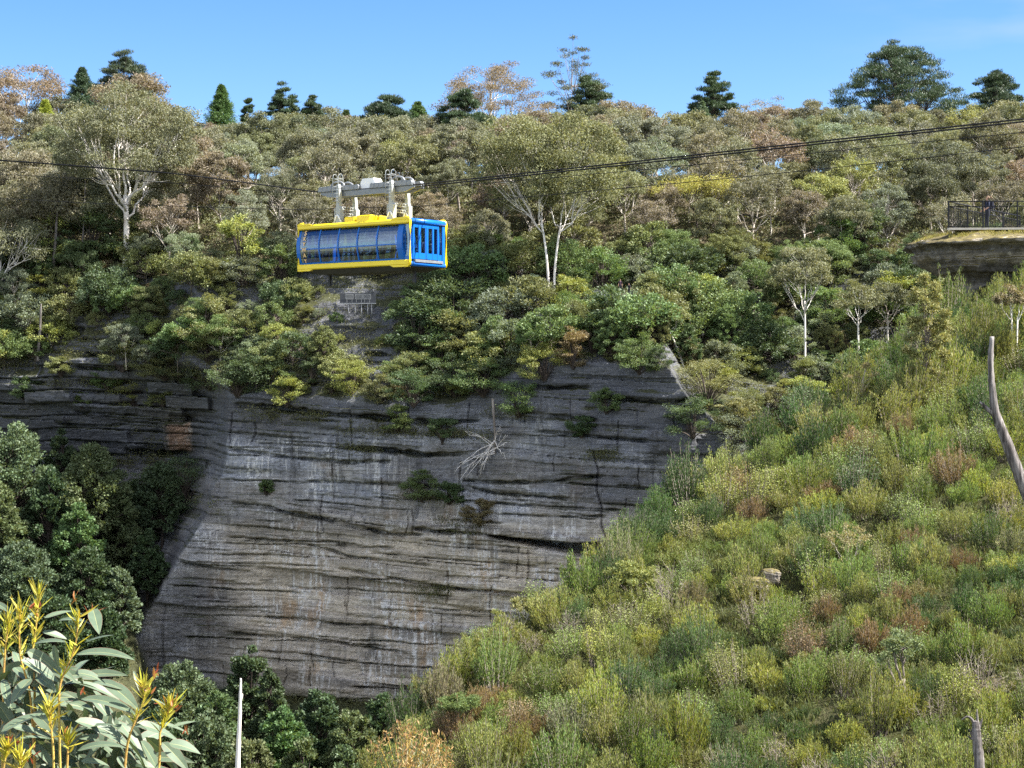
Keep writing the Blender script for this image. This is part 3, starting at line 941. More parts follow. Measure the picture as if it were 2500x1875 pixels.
def dead_twigs(seed, H, Rc, n=9, tr=.05, sub=6):
    """bare forked branches"""
    r = np.random.RandomState(seed); tm = MB()
    for k in range(n):
        a = r.uniform(0, 6.28); q = r.uniform(.3, 1)
        e = np.array([math.cos(a) * Rc * q, math.sin(a) * Rc * q * .6, H * r.uniform(.6, 1)])
        b = np.array([0, 0, -.3]); c = e * np.array([.3, .3, .6]) + r.normal(size=3) * .1 * Rc
        st = bez(b, c, e, 8); st[1:-1] += r.normal(size=(6, 3)) * Rc * .03
        tm.tube(st, np.linspace(tr, tr * .25, 8), 5)
        for s in range(sub):
            p = st[r.randint(3, 8)]
            d = norm(e - c + r.normal(size=3) * Rc * .5) * H * r.uniform(.12, .35)
            tm.tube(np.array([p, p + d * .5 + r.normal(size=3) * .03 * H, p + d]), [tr * .4, tr * .3, tr * .12], 4, cap=False)
    return tm


PROTO = {}


def proto(key, tm, cm, tmat, cmat, names=('trunk', 'crown')):
    parts = []
    if tm is not None: parts.append((names[0], tm.mesh(names[0], M[tmat])))
    if cm is not None: parts.append((names[1], cm.mesh(names[1], M[cmat])))
    PROTO.setdefault(key, []).append(parts)


BULK = []           # things whose labels are written at the end, from what stands near them
LANDMARK = {}


def plant(name, parts, loc, rz, sc, color, label=None, cat='tree', group=None, tilt=(0, 0), bulk=None):
    e = empty(name, loc, rz)
    e.rotation_euler = (tilt[0], tilt[1], rz)
    e.scale = (sc, sc, sc) if not isinstance(sc, tuple) else sc
    for pn, me in parts:
        c = bpy.data.objects.new(pn, me); COL.objects.link(c); c.parent = e
        c.color = (*[min(.75, q * 1.55) for q in color], 1)
    e['category'] = cat
    if label: e['label'] = label
    if group: e['group'] = group
    if bulk:
        h = max(v.co.z for v in parts[-1][1].vertices) if False else bulk[2]
        BULK.append((e, bulk[0], bulk[1], (1250 + loc[0] / loc[1] * F, 937.5 - (loc[2] + h) / loc[1] * F)))
    return e


# --- kinds
for s in range(9):
    r0 = np.random.RandomState(100 + s)
    t_, c_ = gum(100 + s, 12, 4.7 + r0.uniform(-.5, .6), tf=[.28, .34, .4, .3, .22, .38, .3, .26, .36][s], n=[62, 58, 50, 66, 60, 52, 62, 56, 46][s],
                 lp=[290, 280, 260, 280, 270, 250, 285, 240, 240][s], L=.34, W=.14, low=-.6, limbs=[5, 4, 5, 6, 5, 4, 5, 6, 4][s], lean=(r0.uniform(-.8, .8), r0.uniform(-.6, .6)), sides=5)
    proto('gum', t_, c_, ['bark_grey', 'bark_pale', 'bark_pale', 'bark_grey', 'bark_dark', 'bark_pale', 'bark_grey', 'bark_pale', 'bark_pale'][s], 'gum')
for s in range(3):                                   # thin-crowned gums that show their limbs
    t_, c_ = gum(140 + s, 11, 4.0, tf=.32, n=46, lp=160, L=.32, W=.125, limbs=6, sides=5, rcf=.24)
    proto('thin_gum', t_, c_, 'bark_pale', 'gum')
for s in range(5):
    t_, c_ = layered(200 + s, 3.8 - .2 * s, 2.0 + .15 * s, n=32 + 3 * s, lp=230)
    proto('tea_tree', t_, c_, 'bark_dark', 'fine', ('stem', 'foliage'))
for s in range(4):
    t_, c_ = bushy(220 + s, 3.6, 2.1, n=58, lp=130, L=.19, W=.10, tr=.09, rcf=.23)
    proto('leafy_shrub', t_, c_, 'twig', 'broad', ('stem', 'foliage'))
for s in range(4):
    t_, c_ = bushy(240 + s, 13, [4.2, 3.8, 4.8, 4.0][s], n=120, lp=150, L=.32, W=.2, cone=[.35, .5, .2, .3][s], rcf=.17)
    proto('rainforest_tree', t_, c_, 'bark_dark', 'broad')
for s in range(3):
    t_, c_ = pine(260 + s, 18, 6.5, 'dome', lev=13, per=6 + s, bare=.2)
    proto('pine_tree', t_, c_, 'bark_dark', 'needle')
for s in range(2):
    t_, c_ = pine(270 + s, 14, 2.9, 'spire', lev=24, per=7, nt=4, nn=22, L=.4, W=.08, bare=.06)
    proto('conifer', t_, c_, 'bark_dark', 'needle')
for s in range(6):
    t_, c_ = heath_bush(300 + s, 1.15 + .12 * s, .5 + .05 * s, 'fine')
    proto('fine_heath', t_, c_, 'twig', 'heath', ('stem', 'foliage'))
for s in range(4):
    t_, c_ = heath_bush(380 + s, .95 + .08 * s, .62 + .05 * s, 'fine')
    proto('spread_heath', t_, c_, 'twig', 'heath', ('stem', 'foliage'))
for s in range(4):
    t_, c_ = heath_bush(320 + s, 1.1 + .15 * s, .6, 'leafy')
    proto('leafy_heath', t_, c_, 'twig', 'broad', ('stem', 'foliage'))
for s in range(3):
    t_, c_ = heath_bush(340 + s, 1.2, .6, 'twiggy')
    proto('twiggy_heath', t_, c_, 'twig', 'heath', ('stem', 'foliage'))
for s in range(3):
    PROTO.setdefault('tussock', []).append([('blades', tussock(360 + s).mesh('blades', M['heath']))])


def darts(r, n, lo, hi, dmin, reject=None):
    """dart-thrown points in a box, dmin apart (dmin may be a function of the point)"""
    out = []; cell = {}
    base = dmin if not callable(dmin) else 3.0
    for _ in range(n):
        p = np.array([r.uniform(lo[0], hi[0]), r.uniform(lo[1], hi[1])])
        if reject is not None and reject(p): continue
        d = dmin(p) if callable(dmin) else dmin
        k = (int(p[0] // base), int(p[1] // base)); w = int(math.ceil(d / base))
        ok = True
        for i in range(k[0] - w, k[0] + w + 1):
            for j in range(k[1] - w, k[1] + w + 1):
                for q in cell.get((i, j), ()):
                    if (q[0] - p[0]) ** 2 + (q[1] - p[1]) ** 2 < d * d: ok = False; break
                if not ok: break
            if not ok: break
        if ok:
            cell.setdefault(k, []).append(p); out.append(p)
    return np.array(out)


TONES = {'grey-olive': (.108, .11, .074), 'brown-tinged': (.13, .112, .084), 'olive': (.106, .114, .062), 'dark olive': (.075, .082, .05),
         'pale grey-green': (.115, .128, .094), 'yellow-green': (.14, .145, .06)}


def jig(c, r, a=.14):
    k = 1 + r.uniform(-a, a)
    return tuple(float(np.clip(v * k * (1 + r.uniform(-.05, .05)), 0.005, .8)) for v in c)


# --- single trees of the hillside, each placed where it stands
HERO = []                                            # (x, Y, clear radius) kept free of other trees


def z_of(py, Y): return (937.5 - py) / F * Y


def hero_gum(px, Y, top, Rpx, label, color, seed, bk='bark_pale', base=None, clear=5, **kw):
    p = hill_pt(px, Y) if base is None else base
    H = z_of(top, p[1]) - p[2]
    t_, c_ = gum(seed, H, Rpx / F * p[1], **kw)
    parts = [('trunk', t_.mesh('trunk', M[bk])), ('crown', c_.mesh('crown', M['gum']))]
    HERO.append((p[0], p[1], clear))
    return plant('gum_tree', parts, p, 0, 1.0, color, label, 'tree', 'gum trees of the hillside')


hero_gum(308, 252, 232, 165, 'biggest gum on the left, thick white trunk forked high, broad grey-olive crown', (.108, .112, .068), 901, 'bark_white',
         tf=.42, n=150, lp=360, L=.36, W=.14, limbs=7, trunk_r=.42, rcf=.2, squash=1.1, clear=8, low=-.7, base=cliff_pt(308, 655, .5))
hero_gum(1352, 250, 278, 155, 'tall gum right of the cable car, two slim white trunks and yellow-tipped crown', (.118, .124, .064), 902, 'bark_white',
         tf=.38, n=140, lp=340, L=.35, W=.14, limbs=5, trunk_r=.19, stems=2, rcf=.24, clear=8, low=-.7, base=cliff_pt(1346, 708, .5))
hero_gum(1700, 262, 425, 120, 'flat-topped yellow-green gum below the cables, right of centre', (.2, .19, .05), 903, 'bark_dark', tf=.5, n=40, lp=190, L=.28, W=.11, squash=.7, clear=5)
hero_gum(110, 262, 420, 120, 'dark many-stemmed gum at the left, black limbs fanned out', (.095, .09, .058), 904, 'bark_dark', tf=.25, n=80, lp=200, L=.4, W=.15, limbs=8, trunk_r=.28, clear=6)
hero_gum(1200, 348, 160, 135, 'rust-brown spreading gum on the skyline with sky showing through', (.135, .108, .076), 905, 'bark_pale', tf=.3, n=90, lp=230, L=.34, W=.13, limbs=7, rcf=.2, flat=.4, clear=8)
hero_gum(62, 352, 160, 110, 'rust-brown gum on the skyline at the far left', (.135, .105, .076), 906, 'bark_pale', tf=.35, n=70, lp=170, L=.42, W=.16, limbs=6, flat=.4, clear=7)
hero_gum(1865, 350, 236, 75, 'tan round-headed gum on the skyline, wider of two with bare stems', (.14, .118, .076), 907, 'bark_pale', tf=.45, n=40, lp=110, limbs=6, flat=.45, clear=6)
hero_gum(1977, 350, 243, 32, 'small thin gum standing free on the skyline left of the broad pine', (.13, .115, .075), 908, 'bark_pale', tf=.5, n=18, lp=110, limbs=4, clear=4)
hero_gum(330, 300, 182, 100, 'brown-headed gum behind the biggest white-trunked gum', (.13, .108, .076), 909, 'bark_grey', tf=.4, n=90, lp=210, L=.42, W=.16, clear=6)
hero_gum(1520, 340, 240, 85, 'brown-olive gum on the skyline right of the open pine', (.125, .108, .074), 910, 'bark_grey', tf=.35, n=75, lp=200, L=.42, W=.16, clear=6)

PINES = [(300, 362, 138, 78, 0, 'dark flat-headed pine on the skyline behind the biggest gum'), (690, 355, 216, 46, 1, 'dark round pine on the skyline above the cable car, left of its twin'),
         (762, 356, 235, 32, 2, 'smaller dark pine on the skyline, right of its twin'), (945, 330, 238, 75, 1, 'dark pine left of centre, standing in front of the skyline'),
         (1128, 318, 226, 62, 2, 'dark green pine in front of the rust-brown gum'), (1745, 345, 190, 62, 1, 'upright dark pine on the skyline between two gums'),
         (2195, 350, 112, 140, 0, 'broadest dark pine, dome-topped, on the skyline at the right'), (2432, 352, 180, 85, 2, 'dark rounded pine at the right end of the skyline'),
         (605, 350, 243, 17, 1, 'little dark pine on the skyline beside the spire-topped conifer'), (1440, 349, 200, 74, 0, 'low dark green pine at the foot of the open pine')]
for i, (px, Y, top, Rpx, k, lab) in enumerate(PINES):
    p = hill_pt(px, Y); H = z_of(top, Y) - p[2]; Rr = Rpx / F * Y
    t_, c_ = gum(700 + i, H, Rr, tf=.34, n=int(34 + 17 * Rr), lp=250, L=.55, W=.10, flat=.34, limbs=8, droop=-1.1, rcf=.12 + .5 / max(Rr, 2.2), squash=1.08, low=-.6, cone=.5, trunk_r=H * .016)
    plant('pine_tree', [('trunk', t_.mesh('trunk', M['bark_dark'])), ('crown', c_.mesh('crown', M['needle']))], p, i * 1.3, 1.0, jig((.034, .052, .026), rs, .15), lab, 'tree', 'pines along the skyline')
    HERO.append((p[0], p[1], 4.5))
# the open pine: bare limbs and flat tufts
p = hill_pt(1398, 350); H = z_of(110, 350) - p[2]
t_, c_ = gum(711, H, 5.6, tf=.32, n=40, lp=160, L=.4, W=.10, flat=.30, limbs=8, droop=-.2, rcf=.25, trunk_r=.34, squash=1.15, low=-.6)
plant('pine_tree', [('trunk', t_.mesh('trunk', M['bark_grey'])), ('crown', c_.mesh('crown', M['needle']))], p, 0, 1.0, (.06, .066, .035), 'tallest pine on the skyline, open crown with bare grey limbs', 'tree', 'pines along the skyline')
HERO.append((p[0], p[1], 5))
for i, (px, Y, top, Rpx, col, lab) in enumerate([(540, 345, 205, 36, (.055, .10, .03), 'bright green spire-topped conifer on the skyline'), (200, 352, 163, 40, (.04, .065, .035), 'dark spruce-like conifer at the left of the skyline'),
                                              (110, 335, 243, 24, (.17, .20, .03), 'yellow-green little conifer at the far left'), (1020, 340, 248, 40, (.06, .10, .035), 'soft green conifer on the skyline left of the rust-brown gum'),
                                              (845, 345, 268, 18, (.05, .075, .03), 'narrow conifer tip between two pines'), (1715, 325, 248, 26, (.085, .12, .075), 'blue-green conifer in front of the upright dark pine')]):
    p = hill_pt(px, Y); H = z_of(top, Y) - p[2]
    t_, c_ = pine(730 + i, H, Rpx / F * Y * 2.1, 'spire', lev=42, per=10, nt=6, nn=18, L=.42, W=.085, bare=.2)
    plant('conifer', [('trunk', t_.mesh('trunk', M['bark_dark'])), ('crown', c_.mesh('crown', M['needle']))], p, i, 1.0, col, lab, 'tree', 'conifers along the skyline')
    HERO.append((p[0], p[1], 3.0))

# --- the gum forest
def _rej(p):
    x, Y = p
    if abs(x) > .268 * Y + 7 or Y < edge_y(x) + 1: return True
    for hx, hy, hr in HERO:
        if abs(x - hx) < hr * .6 and abs(Y - hy) < hr * .6: return True
        # leave the big trees' trunks in sight
        if hr >= 8 and abs(x - hx * Y / hy) < 2.6 and hy - 9 < Y < hy: return True
    return False


gp = darts(np.random.RandomState(40), 9000, (-110, 249.0), (110, 356), lambda p: 5.7 + (p[1] - 249) * .02, _rej)
print('gums', len(gp))
gp = gp[np.argsort(gp[:, 1])]
gr = np.random.RandomState(41)
for x, Y in gp:
    px = 1250 + x / Y * F
    n1 = float(fbm(np.array(px * .006), np.array(Y * .035), 3, 44)); n2 = gr.rand()
    tn = 'brown-tinged' if n1 + .5 * n2 > .42 else ('grey-olive' if n1 + .4 * n2 > .02 else ('olive' if n2 < .45 else ('pale grey-green' if n2 < .75 else 'dark olive')))
    if gr.rand() < .035: tn = 'yellow-green'
    z = float(hill_z(x, Y)) - .3
    front = Y < 262
    key = 'thin_gum' if gr.rand() < (.5 if Y < 300 else .25) else 'gum'
    L_ = PROTO[key]
    sc = gr.uniform(.62, .98) if front else gr.uniform(.72, 1.12)
    if Y > 330: sc = gr.uniform(.66, 1.16)
    parts = L_[gr.randint(len(L_))]
    nm = {'gum': 'gum_tree', 'thin_gum': 'slender_gum_tree'}[key]
    plant(nm, parts, (x, Y, z), gr.uniform(0, 6.28), sc, jig(TONES[tn], gr), None, 'tree', 'gum trees of the hillside', bulk=(tn + (' thin-crowned' if key == 'thin_gum' else '') + ' gum tree', 'gum', 8 * sc))

# --- shrubs on the steep bushy slope above the cliffs
EXPO = [(308, 700, 48, 62), (1348, 735, 44, 50), (1521, 712, 44, 30), (850, 690, 140, 26), (880, 745, 80, 45), (880, 800, 60, 30), (860, 735, 95, 38), (900, 880, 75, 45), (205, 850, 65, 48), (1560, 940, 110, 40), (210, 960, 120, 120), (1340, 930, 40, 28), (390, 1080, 80, 80), (640, 900, 25, 40), (1040, 985, 400, 12)]


def _rej2(p):
    u, v = p
    if v > ip(u, TOPV) - 4: return True
    for (a, b, w, h) in EXPO:
        if ((u - a) / w) ** 2 + ((v - b) / h) ** 2 < 1: return True
    return False


sp = darts(np.random.RandomState(50), 9000, (-90, 612), (2420, 1070), 40, _rej2)
sr = np.random.RandomState(51)
STONE = {'olive': (.105, .115, .05), 'yellow-green': (.145, .162, .05), 'green': (.08, .115, .045), 'grey-green': (.105, .125, .084), 'dark green': (.052, .076, .036), 'tawny': (.135, .112, .062)}
cnt = {'tea_tree': 0, 'leafy_shrub': 0}
for u, v in sp[np.argsort(sp[:, 1])]:
    k = 'tea_tree' if sr.rand() < .56 else 'leafy_shrub'
    if cnt[k] > 290: continue
    cnt[k] += 1
    p = cliff_pt(u, v)
    q = sr.rand(); tn = ['olive', 'yellow-green', 'green', 'grey-green', 'dark green', 'tawny'][int(np.searchsorted([.30, .42, .68, .82, .97, 1.0], q))]
    if k == 'leafy_shrub' and tn == 'tawny': tn = 'green'
    sc = (.55 + 1.15 * sr.rand() ** 2.0) * (1.1 if v < 900 else .85)
    if tn in ('dark green', 'green'): sc *= 1.15
    if 760 < u < 1000 and 690 < v < 900: sc = min(sc, .45)
    if 1460 < u < 1590 and 700 < v < 790: sc = min(sc, .42)
    parts = PROTO[k][sr.randint(len(PROTO[k]))]
    plant(k, parts, p + np.array([0, -.3, -.5]), sr.uniform(0, 6.28), (sc, sc, sc * sr.uniform(.75, 1.05)), jig(STONE[tn], sr), None, 'shrub', 'shrubs along the cliff top', bulk=(tn + (' layered tea-tree' if k == 'tea_tree' else ' leafy shrub'), k, 1.5 * sc))
# --- rainforest of the gully on the left and the valley bottom
RT = {'deep green': (.034, .053, .025), 'grey-green': (.064, .088, .048), 'bright green': (.056, .092, .035), 'olive': (.068, .085, .038)}
GULLY = [(28, 1040, 105, 1330, 'grey-green', 'tallest pale-lit rainforest tree at the left edge, against the dark cliff'), (228, 1092, 95, 1360, 'olive', 'dome-shaped rainforest tree before the red sunlit rock'),
         (190, 1235, 62, 1450, 'bright green', 'bright green tree below the dome-shaped rainforest tree'), (300, 1260, 55, 1420, 'olive', 'small rainforest tree hard against the cliff corner'),
         (50, 1325, 95, 1560, 'grey-green', 'rounded rainforest tree at the left edge, lower than the tallest one'), (-10, 1180, 75, 1450, 'olive', 'rainforest tree cut by the left edge, between tall and rounded ones'),
         (215, 1340, 70, 1560, 'deep green', 'dark shaded tree at the foot of the gully'), (290, 1390, 48, 1580, 'grey-green', 'thin pale tree beside the left foot of the cliff'),
         (120, 1450, 90, 1680, 'deep green', 'dark tree right behind the big grey-green leaves'), (120, 1150, 60, 1400, 'deep green', 'dark tree in the gap between the two largest rainforest crowns'),
         (255, 1480, 60, 1700, 'deep green', 'shaded tree at the gully mouth under the cliff corner'), (25, 1500, 80, 1720, 'deep green', 'dark tree low at the left edge behind the sapling')]
for i, (px, top, Rpx, vb, tn, lab) in enumerate(GULLY):
    p = cliff_pt(px, vb); H = z_of(top, p[1]) - p[2]; H = min(H, 17); p[2] = z_of(top, p[1]) - H
    t_, c_ = bushy(800 + i, H, Rpx / F * p[1], n=int(70 + Rpx * .9), lp=150, L=.36, W=.24, cone=.4, rcf=.19, flat=.8)
    plant('rainforest_tree', [('trunk', t_.mesh('trunk', M['bark_dark'])), ('crown', c_.mesh('crown', M['broad']))], p, i, 1.0, jig(RT[tn], rs, .1), lab, 'tree', 'rainforest trees in the gully')
GULLY += [(395, 1130, 62, 1330, 'deep green', 'dark tree tucked in the cleft left of the main cliff'), (335, 1175, 55, 1380, 'deep green', 'shaded tree between the dome-shaped tree and the cliff cleft'), (360, 1300, 45, 1480, 'deep green', 'small shaded tree at the foot of the cliff cleft'),
          (150, 1060, 45, 1300, 'deep green', 'shaded tree against the dark wall above the two largest rainforest crowns')]
for i, (px, top, Rpx, vb, tn, lab) in enumerate(GULLY[-4:]):
    p = cliff_pt(px, vb); H = min(z_of(top, p[1]) - p[2], 15); p[2] = z_of(top, p[1]) - H
    t_, c_ = bushy(815 + i, H, Rpx / F * p[1], n=int(70 + Rpx * .9), lp=150, L=.36, W=.24, cone=.4, rcf=.19, flat=.8)
    plant('rainforest_tree', [('trunk', t_.mesh('trunk', M['bark_dark'])), ('crown', c_.mesh('crown', M['broad']))], p, i, 1.0, jig(RT[tn], rs, .1), lab, 'tree', 'rainforest trees in the gully')
mid = darts(np.random.RandomState(90), 3000, (-40, 660), (2050, 900), 92, _rej2)
mr = np.random.RandomState(91)
for u, v in mid:
    if (560 < u < 1180 and v < 860) or (1420 < u < 1620 and v < 800): continue
    p = cliff_pt(u, v)
    tn = ['dark green', 'green', 'olive', 'grey-green'][mr.randint(4)]
    if mr.rand() < .5:
        parts = PROTO['gum'][mr.randint(9)]; sc = mr.uniform(.38, .62); ph = tn + ' young gum'; nm = 'young_gum_tree'; h = 7 * sc
    else:
        parts = PROTO['rainforest_tree'][mr.randint(4)]; sc = mr.uniform(.36, .55); ph = tn + ' upright bushy tree'; nm = 'bushy_tree'; h = 7 * sc
    plant(nm, parts, p + np.array([0, -.3, -.8]), mr.uniform(0, 6.28), sc, jig(STONE[tn], mr), None, 'tree', 'small trees above the cliff', bulk=(ph, nm, h))

FLOOR = [(445, 1622, 95, 'grey-green', 'pale-lit valley tree left of the white dead pole, taller of two', .2), (612, 1578, 72, 'deep green', 'dark pointed valley tree standing against the cliff foot', .55),
         (505, 1745, 85, 'grey-green', 'broad valley tree just left of the white dead pole', .2), (690, 1730, 70, 'bright green', 'light green valley tree right of the white dead pole', .2),
         (775, 1690, 75, 'deep green', 'dark valley tree under the pale overhang at the cliff foot', .3), (860, 1735, 70, 'olive', 'valley tree left of the orange-tipped sapling', .2),
         (930, 1700, 60, 'deep green', 'dark valley tree squeezed between cliff foot and heath slope', .3), (740, 1800, 62, 'olive', 'round valley tree at the bottom edge, right of the white pole', .15),
         (840, 1815, 55, 'grey-green', 'small round valley tree at the bottom edge left of the sapling', .15), (610, 1800, 70, 'olive', 'valley tree at the bottom edge behind the white pole', .2),
         (390, 1740, 80, 'deep green', 'dark valley tree behind the red-tipped twig of the sapling', .2), (660, 1640, 45, 'deep green', 'small dark tree at the right shoulder of the pointed valley tree', .4),
         (530, 1690, 60, 'bright green', 'bright tree between the pale-lit and the pointed valley trees', .2)]
for i, (px, top, Rpx, tn, lab, cone) in enumerate(FLOOR):
    Y = 222 - (top - 1578) * .09; x = (px - 1250) / F * Y
    H = 13.0; z = z_of(top, Y) - H
    t_, c_ = bushy(830 + i, H, Rpx / F * Y, n=int(60 + Rpx * .9), lp=150, L=.36, W=.24, cone=cone, rcf=.19, flat=.8)
    plant('rainforest_tree', [('trunk', t_.mesh('trunk', M['bark_dark'])), ('crown', c_.mesh('crown', M['broad']))], np.array([x, Y, z]), i, 1.0, jig(RT[tn], rs, .1), lab, 'tree', 'rainforest trees on the valley floor')

# --- bushes rooted on the cliff's ledges
LEDGE = [(150, 912, 34, .8, 'olive', 'small olive bush on the stepped rocks at the left, upper'), (262, 940, 38, .8, 'green', 'green bush on the stepped rocks, right of the small olive one'), (60, 968, 40, .8, 'dark green', 'dark bush on the stepped rocks near the left edge'),
         (200, 990, 26, .5, 'green', 'tuft of green low on the stepped rocks at the left'), (440, 925, 78, 2, 'dark green', 'dark bush drooping into the cleft at the top left of the main cliff'), (515, 945, 70, 2, 'dark green', 'dark tea-tree hanging over the left corner of the main cliff'),
         (400, 985, 44, 1, 'olive', 'olive bush in the cleft above the red rock'), (1010, 985, 60, 1.2, 'dark green', 'dark tea-tree on the cliff rim, centre'), (1110, 960, 66, 1.5, 'dark green', 'shaded tea-tree on the cliff rim left of the dead tree'),
         (930, 975, 46, 1, 'olive', 'olive bush on the cliff rim, centre left'), (1690, 1060, 60, 1.5, 'dark green', 'dark bush at the right end of the cliff, under the olive tea-tree'), (1560, 905, 60, 1.5, 'green', 'green bush on the rim of the right-hand block of the cliff'),
         (450, 1235, 105, 3, 'dark green', 'large dark bush on the left corner of the cliff, in shade'), (370, 1215, 60, 2, 'green', 'bush left of the large dark corner bush'),
         (1030, 1215, 48, 1.2, 'green', 'green bush on the ledge in the middle of the cliff'), (1095, 1222, 34, 1, 'dark green', 'smaller bush beside the green mid-cliff bush'),
         (970, 1045, 40, .8, 'green', 'low bush on the upper ledge left of the hanging dead tree'), (1080, 1075, 40, .8, 'dark green', 'bush on the upper ledge beside the hanging dead tree'),
         (1265, 1010, 60, 1.4, 'green', 'spreading bush hanging over the cliff right of the dead tree'), (1180, 960, 65, 1.4, 'green', 'tea-tree hanging over the cliff above the dead tree'),
         (700, 985, 50, 1.2, 'yellow-green', 'sunlit bush on the lip of the cliff, left of centre'), (860, 955, 55, 1.2, 'yellow-green', 'yellow-green bush on the cliff lip below the grassy ledge'),
         (1725, 990, 80, 2, 'olive', 'olive tea-tree drooping over the right end of the cliff'), (1790, 1110, 70, 2, 'grey-green', 'grey bush at the right end of the cliff above the heath'),
         (1480, 1000, 36, .8, 'green', 'small bush in the notch near the right of the cliff'), (1420, 1060, 34, .8, 'dark green', 'small dark bush under the notch near the right of the cliff'),
         (330, 990, 70, 1.5, 'yellow-green', 'yellow-green bush above the red sunlit rock'), (300, 900, 60, 1.5, 'olive', 'olive bush in the cleft left of the main cliff'),
         (580, 960, 75, 1.8, 'dark green', 'tea-tree drooping over the left top of the cliff'), (650, 1200, 20, .4, 'green', 'tiny bush on the left part of the cliff face'),
         (1170, 1275, 40, .8, 'tawny', 'brown dead-leaved bush under the mid-cliff ledge'), (1330, 920, 60, 1.2, 'yellow-green', 'bright bush on the rim above the notch')]
for i, (px, v, Rpx, out, tn, lab) in enumerate(LEDGE):
    p = cliff_pt(px, v, out * .35); Rr = Rpx / S230
    t_, c_ = layered(860 + i, Rr * 1.3, Rr, n=40, lp=240)
    plant('tea_tree', [('stem', t_.mesh('stem', M['bark_dark'])), ('foliage', c_.mesh('foliage', M['fine']))], p, i, 1.0, jig(STONE[tn], rs, .1), lab, 'shrub', 'bushes on the cliff ledges')

# --- the heath slope
HT = {'yellow-green': (.142, .155, .036), 'green': (.09, .122, .033), 'olive': (.118, .13, .04), 'deep green': (.045, .073, .026), 'grey-green': (.10, .115, .055), 'rusty': (.12, .088, .044), 'straw': (.13, .12, .062)}


def _rej3(p):
    x, Y = p
    if abs(x) > .268 * Y + 1.5 or x < float(ip(Y, XE)) - .5: return True
    if Y > (91.2 if x < 25 else 90.6) and x > 19.3: return True
    if abs(x - 21.6) < 2.2 and 87 < Y < 92: return True
    py = 937.5 - (float(near_z(x, Y)) + 1.2) / Y * F
    return py > 1900


def _rej4(p):
    if _rej3(p): return True
    return any((p[0] - hx) ** 2 + (p[1] - hy) ** 2 < (hr_ * .8) ** 2 for hx, hy, hr_, hd in HOLLOWS)


hp = darts(np.random.RandomState(60), 26000, (-14, 37), (29, 101), lambda p: .60 + max(p[1] - 42, 0) * .0115, _rej4)
hp = hp[np.argsort(hp[:, 1])]
hr = np.random.RandomState(61)
HN = {'fine_heath': ('heath_shrub', 'wispy heath shrub'), 'spread_heath': ('spreading_heath_shrub', 'spreading heath shrub'), 'dwarf_heath': ('dwarf_heath_shrub', 'dwarf heath shrub'),
      'tall_heath': ('tall_heath_shrub', 'tall heath shrub'), 'leafy_heath': ('leafy_heath_shrub', 'round-leaved heath shrub'), 'twiggy_heath': ('twiggy_heath_shrub', 'twiggy heath shrub')}
hcnt = {k: 0 for k in HN}
PK = {'dwarf_heath': 'spread_heath', 'tall_heath': 'fine_heath'}
EXTRA = []
for x, Y in hp:
    n1 = float(fbm(np.array(x * .16), np.array(Y * .16), 3, 64)); n2 = float(fbm(np.array(x * .22 + 9), np.array(Y * .12), 3, 65))
    q = hr.rand() - .25 * n1
    k = 'fine_heath' if q < .27 else 'spread_heath' if q < .48 else 'dwarf_heath' if q < .66 else 'tall_heath' if q < .80 else 'leafy_heath' if q < .965 else 'twiggy_heath'
    q = np.clip(hr.rand() + n2 * .4, 0, .999)
    tn = ['deep green', 'green', 'olive', 'yellow-green', 'grey-green', 'straw', 'rusty'][int(np.searchsorted([.15, .44, .76, .945, .988, .996, 1.0], q))]
    if k == 'twiggy_heath': tn = ['straw', 'grey-green', 'olive', 'olive'][hr.randint(4)]
    if hcnt[k] >= 292: continue
    hcnt[k] += 1
    big = float(sstep(50, 80, Y))
    sc = hr.uniform(.62, .95) + big * hr.uniform(.25, .6)
    zs = hr.uniform(.75, 1.1)
    if k == 'dwarf_heath': sc *= .8; zs *= .75
    if k == 'tall_heath': sc *= 1.1; zs *= 1.2
    if k in ('leafy_heath', 'twiggy_heath'): sc *= 1.05
    z = float(near_z(x, Y)) - .05
    P_ = PROTO[PK.get(k, k)]; parts = P_[hr.randint(len(P_))]
    plant(HN[k][0], parts, (x, Y, z), hr.uniform(0, 6.28), (sc * 1.15, sc * 1.15, sc * zs), jig(HT[tn], hr, .2), None, 'shrub', 'heath shrubs on the slope', tilt=(hr.uniform(-.12, .12), hr.uniform(-.18, .05)),
          bulk=(tn + ' ' + HN[k][1], k, .8 * sc))
print('heath', hcnt)

# low growth between the shrubs, past counting
gc = MB(); gr2 = np.random.RandomState(62)
cx = gr2.uniform(-14, 29, 16000); cy = 37 + gr2.rand(16000) * 64
ok = (np.abs(cx) < .268 * cy + 2) & (cx > ip(cy, XE) - 1.5) & ~((cy > 91.5) & (cx > 19.5))
cx = cx[ok][:5600]; cy = cy[ok][:5600]
m = 70
cz = near_z(cx, cy)
c0 = np.repeat(np.stack([cx, cy, cz], 1), m, 0)
nq = len(c0)
c0 = c0 + np.concatenate([gr2.normal(size=(nq, 2)) * .22, gr2.uniform(-.05, .35, (nq, 1))], 1)
d0 = gr2.normal(size=(nq, 3)) * .45 + np.array([0, 0, 1.0])
gc.leaves(c0, d0, rnd_dirs(gr2, nq), gr2.uniform(.08, .2, nq), .022, np.repeat(gr2.rand(len(cx)), m) * .5 + gr2.rand(nq) * .5)
o = gc.build('heath_undergrowth', M['heath']); o.color = (.09, .105, .034, 1)
struct(o, 'stuff', 'low tangled heath undergrowth covering the slope', 'undergrowth')

